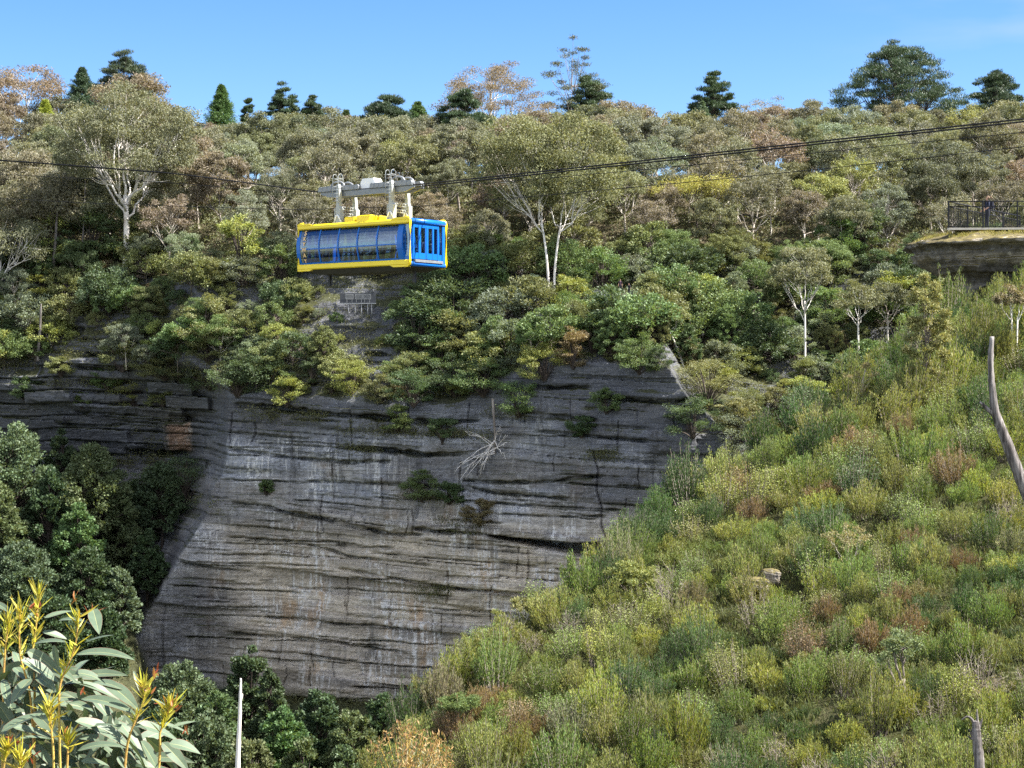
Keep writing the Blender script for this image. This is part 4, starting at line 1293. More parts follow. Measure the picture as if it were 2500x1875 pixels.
# undergrowth of the hillside and of the bushy slope
gc = MB()
cx = gr2.uniform(-105, 105, 9000); t_ = gr2.rand(9000) ** 1.3 * 100
cy = edge_y(cx) + t_
ok = np.abs(cx) < .268 * cy + 8
cx = cx[ok]; cy = cy[ok]; m = 34
c0 = np.repeat(np.stack([cx, cy, hill_z(cx, cy) - .3], 1), m, 0); nq = len(c0)
c0 = c0 + np.concatenate([gr2.normal(size=(nq, 2)) * .75, gr2.rand(nq, 1) * 1.6], 1)
gc.leaves(c0, gr2.normal(size=(nq, 3)), rnd_dirs(gr2, nq), gr2.uniform(.25, .5, nq), .17, np.repeat(gr2.rand(len(cx)), m) * .5 + gr2.rand(nq) * .5)
o = gc.build('forest_undergrowth', M['broad']); o.color = (.12, .13, .06, 1)
struct(o, 'stuff', 'shrubby undergrowth on the forest floor', 'undergrowth')
gc = MB()
px = gr2.uniform(-120, 2200, 6200); v = gr2.uniform(612, 1080, 6200)
ok = (v < ip(px, TOPV) - 2)
px = px[ok]; v = v[ok]
Yc = np.full(len(px), 240.0)
for _ in range(10):
    xx = (px - 1250) / F * Yc; zz = (937.5 - v) / F * Yc
    Yc = .5 * Yc + .5 * far_depth(xx, zz, False)
lp_ = [((830, 1040), (1190, 1062)), ((830, 1092), (920, 1100)), ((980, 1206), (1140, 1218)), ((400, 1190), (560, 1250)), ((600, 1004), (800, 1020)), ((1180, 1010), (1290, 1000)), ((1440, 1110), (1520, 1112)), ((1080, 1270), (1170, 1300)),
       ((140, 870), (260, 868)), ((120, 935), (280, 938)), ((230, 1125), (420, 1120)), ((1480, 1425), (1640, 1432)), ((620, 1712), (980, 1722)), ((330, 1050), (480, 1160)), ((1020, 1440), (1110, 1446)), ((870, 870), (990, 905))]
q_ = [np.array(a) + (np.array(b) - np.array(a)) * gr2.rand(26 * max(1, int((b[0] - a[0]) / 90)), 1) + gr2.normal(size=(26 * max(1, int((b[0] - a[0]) / 90)), 2)) * np.array([6, 7]) for a, b in lp_]
q_ = np.concatenate(q_ + [np.stack([gr2.uniform(-120, 330, 900), gr2.uniform(1190, 1900, 900)], 1), np.stack([gr2.uniform(300, 1100, 500), gr2.uniform(1735, 1900, 500)], 1)])
Yq = np.full(len(q_), 232.0)
for _ in range(12):
    Yq = .5 * Yq + .5 * far_depth((q_[:, 0] - 1250) / F * Yq, (937.5 - q_[:, 1]) / F * Yq, False)
px = np.concatenate([px, q_[:, 0]]); v = np.concatenate([v, q_[:, 1]]); Yc = np.concatenate([Yc, Yq])
m = 36
c0 = np.repeat(np.stack([(px - 1250) / F * Yc, Yc - .2, (937.5 - v) / F * Yc], 1), m, 0); nq = len(c0)
c0 = c0 + gr2.normal(size=(nq, 3)) * np.array([.55, .3, .35])
gc.leaves(c0, gr2.normal(size=(nq, 3)) + np.array([0, -.3, .4]), rnd_dirs(gr2, nq), gr2.uniform(.15, .38, nq), .09, np.repeat(gr2.rand(len(px)), m) * .5 + gr2.rand(nq) * .5)
o = gc.build('ledge_undergrowth', M['fine']); o.color = (.115, .12, .05, 1)
struct(o, 'stuff', 'ferns and grasses between the shrubs above the cliff', 'undergrowth')


# ------------------------------------------------------------------ dead timber and single small trees
def dead_trunk(name, pts, rad, label, branches=(), mat='wood_dead', sides=12, cat='dead tree', seed=0):
    r = np.random.RandomState(seed)
    pts = np.array(pts); root = empty(name, pts[0]); tag(root, label, cat)
    n = 40
    t = np.linspace(0, 1, n); k = np.linspace(0, 1, len(pts))
    p = np.stack([np.interp(t, k, pts[:, i]) for i in range(3)], 1)
    for _ in range(2): p[1:-1] = (p[:-2] + 2 * p[1:-1] + p[2:]) / 4
    rr = np.interp(t, np.linspace(0, 1, len(rad)), rad) * (1 + .08 * fbm(t * 9, t * 0, 3, seed))
    mb = MB().tube(p - pts[0], rr, sides)
    v = mb.V[0]; mb.V[0] = v + r.normal(size=v.shape) * rr.mean() * .05
    mb.build('trunk', M[mat], root)
    for b in branches:
        b = np.array(b['p']); bb = MB()
        n2 = 8; q = np.stack([np.interp(np.linspace(0, 1, n2), np.linspace(0, 1, len(b)), b[:, i]) for i in range(3)], 1)
        bb.tube(q - pts[0], np.linspace(1, .35, n2) * b_r, 7).build('branch', M[mat], root)
    return root


def dpt(px, py, Y, dy=0.0): return at(px, py, Y + dy)


Yf = 42.0
b_r = .075
dead_trunk('dead_tree', [dpt(2560, 1330, Yf), dpt(2500, 1190, Yf), dpt(2460, 1085, Yf), dpt(2430, 1010, Yf), dpt(2421, 940, Yf), dpt(2418, 880, Yf), dpt(2422, 822, Yf)], [.135, .13, .118, .096, .07, .063, .052],
           'leaning forked dead trunk at the right edge, bare silver wood', [dict(p=[dpt(2432, 1015, Yf), dpt(2412, 1000, Yf), dpt(2392, 981, Yf)])], seed=3)
Ys = 36.0
b_r = .035
dead_trunk('dead_stump', [dpt(2398, 1960, Ys), dpt(2390, 1850, Ys), dpt(2384, 1790, Ys), dpt(2382, 1760, Ys)], [.115, .10, .085, .06], 'splintered silver stump at the bottom right',
           [dict(p=[dpt(2384, 1775, Ys), dpt(2372, 1755, Ys), dpt(2362, 1748, Ys), dpt(2348, 1757, Ys)]), dict(p=[dpt(2385, 1790, Ys), dpt(2386, 1755, Ys), dpt(2385, 1732, Ys)]), dict(p=[dpt(2388, 1780, Ys), dpt(2396, 1762, Ys), dpt(2397, 1756, Ys)]),
            dict(p=[dpt(2386, 1815, Ys), dpt(2374, 1798, Ys), dpt(2366, 1780, Ys)]), dict(p=[dpt(2386, 1808, Ys), dpt(2370, 1803, Ys), dpt(2362, 1796, Ys)])], seed=4)
Yp = 118.0
b_r = .09
dead_trunk('dead_tree', [np.array([dpt(579, 1900, Yp)[0], Yp, -47.0]), dpt(580, 1875, Yp), dpt(585, 1760, Yp), dpt(587, 1690, Yp), dpt(588, 1656, Yp)], [.22, .16, .12, .09, .05], 'tall thin white dead pole at the bottom, left of centre',
           [dict(p=[dpt(586, 1715, Yp), dpt(591, 1700, Yp), dpt(592, 1694, Yp)])], 'bark_white', seed=5)
for i, (px, a_, b_, w, lab) in enumerate([(97, 868, 742, .22, 'grey broken-off trunk standing on the bushy slope at the far left'), (133, 662, 515, .26, 'pale broken trunk among the gums at the left, right of its lower twin'),
                                          (200, 590, 430, .12, 'thin bare pole left of the biggest gum')]):
    p0 = cliff_pt(px, min(a_, 868)) if a_ > 640 else hill_pt(px, 252)
    p0 = p0 - np.array([0, 1.2, 0]); p1 = at(px + 3 + i * 3, b_, p0[1])
    dead_trunk('dead_tree', [p0 - np.array([0, 0, .8]), p0 * .5 + p1 * .5 + np.array([.12, 0, 0]), p1], [w, w * .8, w * .45], lab, (), 'wood_dead', seed=20 + i)
# the dead tree hanging down the cliff
p0 = cliff_pt(1203, 985, 1.4)
root = empty('dead_tree', p0); tag(root, 'dead tree hanging upside down over the cliff, pale twigs spread at its foot', 'dead tree')
tip = at(1209, 1108, p0[1] - .6)
tb = MB().tube(np.array([[0, 0, .6], (tip - p0) * .5 + np.array([.1, 0, 0]), tip - p0]), [.16, .13, .08], 8); tb.build('trunk', M['bark_grey'], root)
r = np.random.RandomState(7)
for k in range(15):
    s = np.array([0, 0, 0]) + (tip - p0) * r.uniform(.72, 1.0)
    e = at(*[(1135, 1150), (1128, 1135), (1150, 1140), (1180, 1148), (1160, 1120), (1145, 1062), (1160, 1058), (1240, 1080), (1232, 1105), (1235, 1060), (1118, 1145), (1140, 1160), (1185, 1130), (1170, 1165), (1225, 1050)][k], p0[1] - r.uniform(.2, 2.0)) - p0
    c = (s + e) / 2 + r.normal(size=3) * .35 + np.array([0, -.2, .35])
    bb = MB().tube(bez(s, c, e, 8) + r.normal(size=(8, 3)) * .05, np.linspace(.055, .018, 8), 5)
    for q in range(3):
        f = bez(s, c, e, 8)[r.randint(3, 7)]; d = (e - s) * r.uniform(.2, .35) + r.normal(size=3) * .3
        bb.tube(np.array([f, f + d * .5 + r.normal(size=3) * .06, f + d]), [.028, .02, .012], 4)
    bb.build('branch', M['bark_white'], root)

# slim pale gums at the edge of the cliff and on the heath
hero_gum(1962, 0, 600, 72, 'slender gum with long bare white trunk right of the cliff', (.115, .12, .07), 920, 'bark_white', base=cliff_pt(1960, 900, 1.5), tf=.55, n=70, lp=210, L=.28, W=.11, limbs=6, trunk_r=.13, clear=3)
hero_gum(1640, 0, 745, 55, 'thin gum leaning left from the top of the cliff', (.12, .13, .06), 921, 'bark_white', base=cliff_pt(1668, 880, 1.2), tf=.55, n=40, lp=130, L=.26, W=.10, limbs=5, trunk_r=.12, clear=3, lean=(-1.8, 0))
hero_gum(2085, 0, 700, 60, 'crooked pale gum just above the heath ridge', (.11, .115, .065), 922, 'bark_white', base=cliff_pt(2085, 850, 3), tf=.5, n=40, lp=130, L=.3, W=.11, limbs=6, trunk_r=.13, clear=3)
hero_gum(2160, 0, 690, 55, 'dark-crowned gum between the heath ridge and the lookout rock', (.08, .085, .05), 923, 'bark_pale', base=cliff_pt(2155, 830, 3), tf=.4, n=50, lp=150, L=.3, W=.11, limbs=6, trunk_r=.13, clear=3)
hero_gum(20, 0, 520, 110, 'forked pale gum leaning in from the left edge', (.10, .105, .065), 924, 'bark_white', base=cliff_pt(2, 745, 2), tf=.28, n=70, lp=150, L=.34, W=.13, limbs=8, trunk_r=.26, clear=3)


def small_tree(px, pyb, top, Rpx, label, color, seed, bk, kind='leafy', **kw):
    p = slope_pt(px, pyb); H = z_of(top, p[1]) - p[2]; Rr = Rpx / F * p[1]
    t_, c_ = gum(seed, H, Rr, **kw)
    return plant('heath_tree', [('trunk', t_.mesh('trunk', M[bk])), ('crown', c_.mesh('crown', M['heath']))], p, 0, 1, color, label, 'tree', 'small trees on the heath')


small_tree(1122, 1815, 1690, 48, 'small umbrella-shaped tree with a bare dark fork, low on the slope', (.085, .115, .042), 930, 'bark_dark', tf=.42, n=34, lp=230, L=.09, W=.02, limbs=7, trunk_r=.035, droop=-.5, rcf=.3, low=-.1, squash=.8)
small_tree(1195, 1560, 1462, 52, 'bright crooked tree at the slope edge above the pale rock', (.15, .165, .055), 931, 'twig', tf=.3, n=26, lp=200, L=.1, W=.03, limbs=6, trunk_r=.04, droop=-.4, rcf=.28, lean=(.3, 0))
small_tree(1280, 1545, 1452, 34, 'sparse tree with pale bare limbs at the slope edge', (.14, .14, .06), 932, 'bark_pale', tf=.35, n=16, lp=110, L=.09, W=.03, limbs=6, trunk_r=.03, droop=-.3, rcf=.26)
small_tree(1545, 1480, 1375, 55, 'bushy grey-stemmed tree on the slope edge under the cave-like slot', (.13, .145, .05), 933, 'twig', tf=.3, n=34, lp=190, L=.1, W=.03, limbs=7, trunk_r=.04, droop=-.4, rcf=.27)
small_tree(2225, 1755, 1540, 52, 'crooked grey-trunked heath tree with half its crown dead', (.10, .125, .06), 934, 'bark_grey', tf=.45, n=20, lp=130, L=.1, W=.025, limbs=8, trunk_r=.07, droop=-.3, rcf=.25, lean=(-.2, 0))
small_tree(2478, 905, 690, 42, 'slim pair of pale stems with rusty leaves at the right edge', (.14, .12, .07), 935, 'bark_white', tf=.6, n=26, lp=120, L=.14, W=.04, limbs=6, trunk_r=.05, stems=2, rcf=.3)
small_tree(2258, 740, 668, 56, 'dense olive tree at the ridge below the lookout rock', (.15, .15, .06), 936, 'twig', tf=.15, n=60, lp=240, L=.13, W=.04, limbs=7, trunk_r=.05, droop=0, rcf=.28, low=-.7)
small_tree(2105, 960, 880, 40, 'twiggy pale-stemmed tree on the upper left of the heath', (.16, .14, .07), 938, 'bark_pale', tf=.2, n=18, lp=70, L=.09, W=.03, limbs=9, trunk_r=.03, droop=-.4, rcf=.26)
small_tree(2075, 1400, 1270, 55, 'grey bare-stemmed heath tree above the dark rock', (.15, .135, .07), 939, 'bark_pale', tf=.2, n=20, lp=90, L=.08, W=.025, limbs=9, trunk_r=.025, droop=-.4, rcf=.26)

# ------------------------------------------------------------------ rocks
def boulder(name, loc, size, seed, label, mat='rock', beds=7, cat='rock'):
    r = np.random.RandomState(seed)
    nu, nv = 90, 60
    th = np.linspace(0, 2 * math.pi, nu); ph = np.linspace(-math.pi / 2, math.pi / 2, nv)
    T, Ph = np.meshgrid(th, ph)
    sp = lambda a, e: np.sign(a) * np.abs(a) ** e
    x = sp(np.cos(Ph), .55) * sp(np.cos(T), .6); y = sp(np.cos(Ph), .55) * sp(np.sin(T), .6); z = sp(np.sin(Ph), .75)
    bed = np.floor((z + .25 * x) * beds / 2 + 50); f = (z + .25 * x) * beds / 2 + 50 - bed
    k = 1 + .16 * (_hash(bed.astype(int), bed.astype(int) * 0, seed) - .5) - .10 * sstep(.22, .0, f)
    k = k + .17 * fbm(x * 1.6 + 5, y * 1.6 + z * 1.3, 4, seed)
    P_ = np.stack([x * k * size[0], y * k * size[1], z * size[2] * (1 + .12 * fbm(x * 2, y * 2 + 9, 3, seed + 1))], -1)
    P_[:, -1] = P_[:, 0]
    o = MB().grid(P_).build(name, M[mat])
    o.location = tuple(loc)
    return tag(o, label, cat)


p = slope_pt(1085, 1610); boulder('boulder', p + np.array([.1, .4, .15]), (.75, .6, .5), 1, 'pale tilted rock at the left edge of the heath, upper of two')
p = slope_pt(1050, 1650); boulder('boulder', p + np.array([0, .2, .05]), (.5, .45, .42), 2, 'pale rounded rock below the tilted one')
p = slope_pt(1830, 1455); boulder('boulder', p + np.array([0, 0, .32]), (.62, .5, .22), 3, 'dark flat rock lying in the heath', 'ledge_rock')
p = slope_pt(1880, 1440); boulder('boulder', p + np.array([0, 0, .35]), (.3, .3, .25), 4, 'lumpy grey rock beside the dark flat one', 'ledge_rock')
p = slope_pt(1010, 1700); boulder('boulder', p + np.array([-.6, .8, -.4]), (.8, .6, .55), 5, 'dark rock in shade under the left edge of the heath')

# ------------------------------------------------------------------ lookout: overhanging rock, deck and railing
cx0, cy0, zd = 24.2, 95.6, 7.50
lv = [(3.2, 1.7), (4.2, 1.75), (4.9, 1.9), (5.3, 2.3), (5.8, 3.0), (6.3, 3.75), (6.75, 4.1), (6.95, 4.35), (7.08, 4.15), (7.25, 3.6), (7.40, 3.0), (7.44, 1.2), (7.45, .05)]
lz = np.array([q[0] for q in lv]); lr = np.array([q[1] for q in lv])
tt = np.linspace(0, len(lv) - 1, 90); zl = np.interp(tt, np.arange(len(lv)), lz); rl = np.interp(tt, np.arange(len(lv)), lr)
an = np.linspace(0, 2 * math.pi, 200)
A_, I_ = np.meshgrid(an, np.arange(90))
ca, sa = np.cos(A_), np.sin(A_)
k = 1 + .10 * fbm(ca * 1.4 + 3, sa * 1.4, 3, 5) + .045 * fbm(ca * 6, sa * 6 + zl[I_] * 1.2, 4, 6)
lay = np.floor(zl[I_] * 3.1 + .35 * ca + .25 * fbm(ca * 2, sa * 2, 2, 12))
k = k + np.where(zl[I_] < 7.05, .16 * (vnoise(ca * 1.7 + lay * 3.3, sa * 1.7 + lay * 1.9, 8) - .5) + .10 * (_hash(lay.astype(int), lay.astype(int) * 0, 13) - .5), 0)
k = k + .05 * fbm(ca * 14, sa * 14 + zl[I_] * 4, 3, 15)
k[:, -1] = k[:, 0]
ex = np.where(ca > 0, 1.9, 1.0)
P_ = np.stack([cx0 + rl[I_] * k * ca * ex, cy0 + rl[I_] * k * sa * 1.05, zl[I_] + (.16 * fbm(ca * 4, sa * 4 + I_ * .05, 4, 9) - .08) * (rl[I_] > 2.6)], -1)
P_[:, -1] = P_[:, 0]
o = MB().grid(P_).build('lookout_rock', M['ledge_rock'])
struct(o, 'structure', 'undercut rock ledge carrying the lookout, grassy on top', 'rock')
gc = MB(); r = np.random.RandomState(71)
nq = 15000
a = r.uniform(0, 6.28, nq); q = np.sqrt(r.uniform(.25, 1.0, nq)) * 4.0
gx = cx0 + np.cos(a) * q * np.where(np.cos(a) > 0, 1.9, 1); gy = cy0 + np.sin(a) * q * 1.03
keep = vnoise(gx * 1.1, gy * 1.1, 72) > .25
gx, gy, q = gx[keep], gy[keep], q[keep]; nq = len(gx)
gz = np.interp(q, [0, 1.2, 3.0, 3.6, 4.15], [7.45, 7.44, 7.40, 7.25, 7.05]) - .02
gc.leaves(np.stack([gx, gy, gz], 1), r.normal(size=(nq, 3)) * .5 + np.array([0, 0, .8]), rnd_dirs(r, nq), r.uniform(.06, .2, nq), .02)
o = gc.build('grass', M['heath']); o.color = (.24, .22, .07, 1)
struct(o, 'stuff', 'dry yellow grass on the lookout rock', 'grass')
o = None

M['black_metal'] = plain('black_powder_coat', (.008, .009, .012), .6, .2)
M['deck'] = plain('weathered_decking', (.36, .34, .31), .8, .2)
dk = empty('lookout_platform', (21.25, 93.0, zd)); tag(dk, 'small lookout platform with black metal railing on the overhanging rock', 'lookout')
A0 = np.array([0., 0.]); B0 = np.array([6.6, -.35]); C0 = np.array([5.6, 8.0])
mb = MB().prism([A0 - [.08, .02], B0 + [0, -.05], C0 + [1.0, .1], C0 + [-.1, .05]], 2, 0.0, .10); mb.build('deck', M['deck'], dk)


def railing(P0, P1, nb, first):
    d = P1 - P0; Ln = np.linalg.norm(d); d = d / Ln
    rail = empty('railing'); rail.parent = dk
    for h, w in ((1.38, .030), (1.14, .025), (.17, .022)):
        MB().tube(np.array([[*P0, h], [*(P0 + d * Ln), h]]), w, 6).build('rail', M['black_metal'], rail)
    st = Ln / nb
    for k in range(nb + 1):
        if k == 0 and not first: continue
        q = P0 + d * st * k
        MB().box([q[0] - .035, q[1] - .035, .1], [q[0] + .035, q[1] + .035, 1.42], bevel=.008).build('post', M['black_metal'], rail)
    for k in range(nb):
        b = MB()
        for s in np.arange(.12, st - .05, .115):
            q = P0 + d * (st * k + s)
            b.box([q[0] - .008, q[1] - .008, .17], [q[0] + .008, q[1] + .008, 1.14])
        b.build('baluster_panel', M['black_metal'], rail)


railing(A0, B0, 4, True)
railing(A0, C0, 4, False)

# ------------------------------------------------------------------ metal rack below the cable car
M['dark_steel'] = plain('dark_steel', (.035, .038, .045), .5, .4)
M['grey_steel'] = plain('galvanised_steel', (.24, .25, .26), .5, .4, .3)
M['pale_mesh'] = plain('pale_mesh', (.22, .225, .23), .6, .3)
p = cliff_pt(877, 742, 2.2)
rk = empty('metal_rack', p); tag(rk, 'dark metal frame with three pale mesh panels on thin posts below the cable car', 'metal rack')
MB().box([-2.3, 0, 0], [2.3, .08, 1.3], bevel=.02).build('backboard', M['dark_steel'], rk)
MB().box([-2.35, -.55, -.1], [2.35, .1, -.004], bevel=.01).build('shelf', M['grey_steel'], rk)
for k, x in enumerate((-1.05, .15, 1.2)):
    f = MB()
    f.box([x - .5, -.12, .5], [x + .5, -.08, .56]); f.box([x - .5, -.12, 1.1], [x + .5, -.08, 1.16]); f.box([x - .5, -.12, .56], [x - .44, -.08, 1.1]); f.box([x + .44, -.12, .56], [x + .5, -.08, 1.1])
    for q in np.arange(-.4, .41, .08): f.box([x + q - .012, -.108, .56], [x + q + .012, -.092, 1.1])
    for q in np.arange(.62, 1.1, .08): f.box([x - .44, -.125, q - .012], [x + .44, -.109, q + .012])
    pn = f.build('mesh_panel', M['pale_mesh'], rk)
    g = MB(); g.box([x - .35, -.11, .1], [x - .29, -.07, .498]); g.build('leg', M['pale_mesh'], rk)
    g = MB(); g.box([x + .29, -.11, .1], [x + .35, -.07, .498]); g.build('leg', M['pale_mesh'], rk)
for x in (-1.15, -.3, .5, 1.3, 1.8):
    MB().tube(np.array([[x, -.45, -1.9], [x, -.45, -.102]]), .045, 8).build('post', M['grey_steel'], rk)
# ------------------------------------------------------------------ cable car
M['yellow'] = plain('yellow_paint', (.80, .60, .012), .32, .5, 0, .05, 2)
M['blue'] = plain('blue_paint', (.006, .115, .44), .32, .5, 0, .06, 2)
M['white_paint'] = plain('white_paint', (.80, .80, .78), .4, .4, 0, .05, 2)
M['steel_paint'] = plain('pale_grey_steel', (.33, .35, .355), .45, .4, .1, .1, 3)
M['roller'] = plain('roller_steel', (.20, .215, .23), .5, .5, .3, .2, 8)
M['under'] = plain('dark_underside', (.07, .07, .075), .7, .2, 0, .25, 3)
M['cable'] = plain('steel_rope', (.012, .012, .014), .7, .2, 0, .2, 5)
M['floor_grey'] = plain('cabin_floor', (.09, .09, .10), .6, .3)
M['lettering'] = plain('tan_lettering', (.75, .52, .24), .5, .3)
m, nt = new_mat('tinted_glass')
tr_ = N(nt, 'ShaderNodeBsdfTransparent'); tr_.inputs[0].default_value = (.68, .77, .86, 1)
gl = N(nt, 'ShaderNodeBsdfGlossy'); gl.inputs['Roughness'].default_value = .03; gl.inputs['Color'].default_value = (.9, .95, 1, 1)
mx = N(nt, 'ShaderNodeMixShader'); mx.inputs[0].default_value = .13
nt.links.new(tr_.outputs[0], mx.inputs[1]); nt.links.new(gl.outputs[0], mx.inputs[2]); finish(nt, mx.outputs[0])
M['glass'] = m

CL = 4.8; CW = 1.8
corner = at(1003, 648, 118.6)
dirA = np.array([.8, -.6, 0.]); dirW = np.array([.6, .8, 0.])
cpos = corner - dirA * CL + dirW * CW
car = empty('cable_car', cpos, math.atan2(-.6, .8))
tag(car, 'yellow and blue cable car with big curved windows hanging from its cables', 'cable car')
CAR = car


def curve_w(h):
    return 1.64 + .27 * math.sin(math.pi * min(max((h - .30) / 2.40, 0), 1))


def cbar(mb, a0, a1, h0, h1, t0, t1, side, n=10):
    """a solid following the bulging side between heights h0 and h1"""
    hs = np.linspace(h0, h1, n); w = np.array([curve_w(h) for h in hs])
    poly = np.concatenate([np.stack([(w + t1) * side, hs], 1), np.stack([(w + t0) * side, hs], 1)[::-1]])
    return mb.prism(poly, 0, a0, a1)


H0, H1 = .38, 2.62
fl = MB(); fl.box([-4.72, -1.7, .05], [4.6, 1.7, .16], bevel=.02); fl.build('floor', M['floor_grey'], car)
un = MB()
top = np.array([[-4.7, -1.72], [4.66, -1.72], [4.66, 1.72], [-4.7, 1.72]]); bot = np.array([[-3.4, -1.2], [3.6, -1.2], [3.6, 1.2], [-3.4, 1.2]])
vv = np.concatenate([np.c_[top, np.full(4, .046)], np.c_[bot, np.full(4, -.26)]])
un.add(vv, [[0, 1, 5, 4], [1, 2, 6, 5], [2, 3, 7, 6], [3, 0, 4, 7], [4, 5, 6, 7], [3, 2, 1, 0]]); un.build('underside', M['under'], car)
rf = MB(); rf.box([-4.70, -1.70, 2.86], [4.55, 1.70, 2.97], bevel=.03); rf.build('roof', M['yellow'], car)
cols = [-4.46, -2.84, -1.20, .44, 2.08, 3.70]
for side in (-1, 1):
    b = MB(); b.box([-4.8, side * 1.60, 2.62], [4.62, side * 1.88, 2.93], bevel=.07)
    b.prism([(-4.8, 2.90), (-3.5, 2.90), (-3.75, 3.02), (-4.72, 3.02)], 1, side * 1.58, side * 1.86); b.prism([(3.2, 2.90), (4.6, 2.90), (4.55, 3.05), (3.5, 3.03)], 1, side * 1.58, side * 1.86)
    b.build('upper_beam', M['yellow'], car)
    b = MB(); b.box([-4.8, side * 1.60, .04], [4.62, side * 1.88, .38], bevel=.06)
    b.prism([(-4.75, .07), (-4.75, -.05), (-3.7, -.05), (-3.4, .07)], 1, side * 1.58, side * 1.85); b.prism([(3.1, .07), (3.4, -.06), (4.6, -.06), (4.6, .07)], 1, side * 1.58, side * 1.85)
    b.build('lower_beam', M['yellow'], car)
    cbar(MB(), -4.80, -4.50, H0 - .02, H1 + .02, -.16, .0, side).build('end_pillar', M['blue'], car)
    cbar(MB(), 3.74, 4.16, H0 - .02, H1 + .02, -.16, .0, side).build('end_pillar', M['blue'], car)
    cbar(MB(), -4.496, 3.736, H0 - .01, H0 + .12, -.10, .008, side, 3).build('sill_rail', M['blue'], car)
    cbar(MB(), -4.496, 3.736, 1.33, 1.41, -.06, .008, side, 3).build('middle_rail', M['blue'], car)
    for a_ in cols[1:-1]:
        cbar(MB(), a_ - .05, a_ + .05, H0 + .12, H1, -.07, .014, side).build('mullion', M['blue'], car)
    for k in range(5):
        a0 = cols[k] + (.053 if k else -.035); a1 = cols[k + 1] - (.053 if k < 4 else -.035)
        for (h0, h1) in ((H0 + .124, 1.326), (1.414, H1 - .004)):
            cbar(MB(), a0, a1, h0, h1, -.035, -.02, side, 7).build('window_pane', M['glass'], car)
    # straight bay next to the doors
    b = MB(); b.box([4.162, side * 1.60, H0], [4.24, side * 1.66, H1]); b.box([4.54, side * 1.60, H0], [4.66, side * 1.66, H1]); b.box([4.24, side * 1.60, H0], [4.54, side * 1.66, .62]); b.build('corner_frame', M['blue'], car)
    b = MB(); b.box([4.244, side * 1.62, .624], [4.536, side * 1.64, H1 - .004]); b.build('window_pane', M['glass'], car)
for e in (1, -1):
    for side in (-1, 1):
        pts = [(4.30, -.02), (4.58, .0), (4.70, .10), (4.73, .3), (4.73, 2.72), (4.69, 2.90), (4.58, 3.0), (4.30, 3.03)]
        P_ = np.array([[e * a, side * 1.78, h] for a, h in pts])
        MB().tube(P_, .08, 8).build('edge_hoop', M['yellow'], car)
    X = lambda a0, a1: (e * a0, e * a1)
    b = MB(); b.tube(np.array([[e * 4.62, -1.69, 2.80], [e * 4.62, 1.69, 2.80]]), .19, 14); b.build('top_roll', M['blue'], car)
    b = MB(); b.tube(np.array([[e * 4.62, -1.69, .14], [e * 4.62, 1.69, .14]]), .155, 14); b.build('bumper_roll', M['blue'], car)
    b = MB(); b.box([e * 4.66, -1.35, .30], [e * 4.80, 1.40, .41], bevel=.01); b.box([e * 4.70, -1.35, .24], [e * 4.82, 1.4, .296], bevel=.01); b.build('door_sill', M['roller'], car)
    fr_ = MB()
    fr_.box([e * 4.60, -1.69, .30], [e * 4.68, -1.60, 2.62]); fr_.box([e * 4.60, -1.50, .42], [e * 4.70, -1.42, 2.62]); fr_.box([e * 4.60, 1.02, .42], [e * 4.70, 1.10, 2.62]); fr_.box([e * 4.60, 1.44, .30], [e * 4.70, 1.69, 2.62])
    fr_.box([e * 4.60, -1.42, 2.50], [e * 4.695, 1.02, 2.66]); fr_.box([e * 4.60, 1.104, .42], [e * 4.66, 1.436, .80]); fr_.box([e * 4.60, -1.597, .42], [e * 4.66, -1.503, .8])
    fr_.build('end_frame', M['blue'], car)
    for w0, w1 in ((-1.597, -1.503), (1.104, 1.436)):
        MB().box([e * 4.61, w0, .804], [e * 4.63, w1, 2.616]).build('window_pane', M['glass'], car)
    for (d0, d1, wins) in ((-1.415, -.165, ((-1.33, -.93), (-.70, -.27))), (-.135, 1.015, ((.02, .43), (.58, .93)))):
        db = MB()
        edges = [d0] + [q for w in wins for q in w] + [d1]
        for q in range(0, 6, 2): db.box([e * 4.62, edges[q], .46], [e * 4.72, edges[q + 1], 2.49], bevel=.012)
        for w in wins: db.box([e * 4.625, w[0], .46], [e * 4.70, w[1], .84]); db.box([e * 4.625, w[0], 2.42], [e * 4.70, w[1], 2.488])
        d = db.build('door', M['blue'], car)
        for w in wins: MB().box([e * 4.645, w[0] + .003, .843], [e * 4.66, w[1] - .003, 2.417]).build('window_pane', M['glass'], d)
# inside: grab poles, ceiling rails
for a_, w_ in ((-3.4, -.9), (-1.8, .7), (-.4, -.8), (1.2, .8), (2.7, -.9), (3.3, .7), (-2.9, .9), (.4, .1)):
    MB().tube(np.array([[a_, w_, .16], [a_, w_, 2.85]]), .022, 6).build('grab_pole', M['white_paint'] if abs(w_) < .85 else M['yellow'], car)
for w_ in (-.9, 0, .9):
    MB().tube(np.array([[-4.3, w_, 2.45], [4.2, w_, 2.45]]), .022, 6).build('ceiling_rail', M['grey_steel'], car)
# roof boxes
for a0, a1, h in ((-1.55, -.62, 3.40), (-.52, .75, 3.44)):
    b = MB(); b.box([a0, -.95, 2.972], [a1, .75, h], bevel=.08); b.build('roof_box', M['yellow'], car)
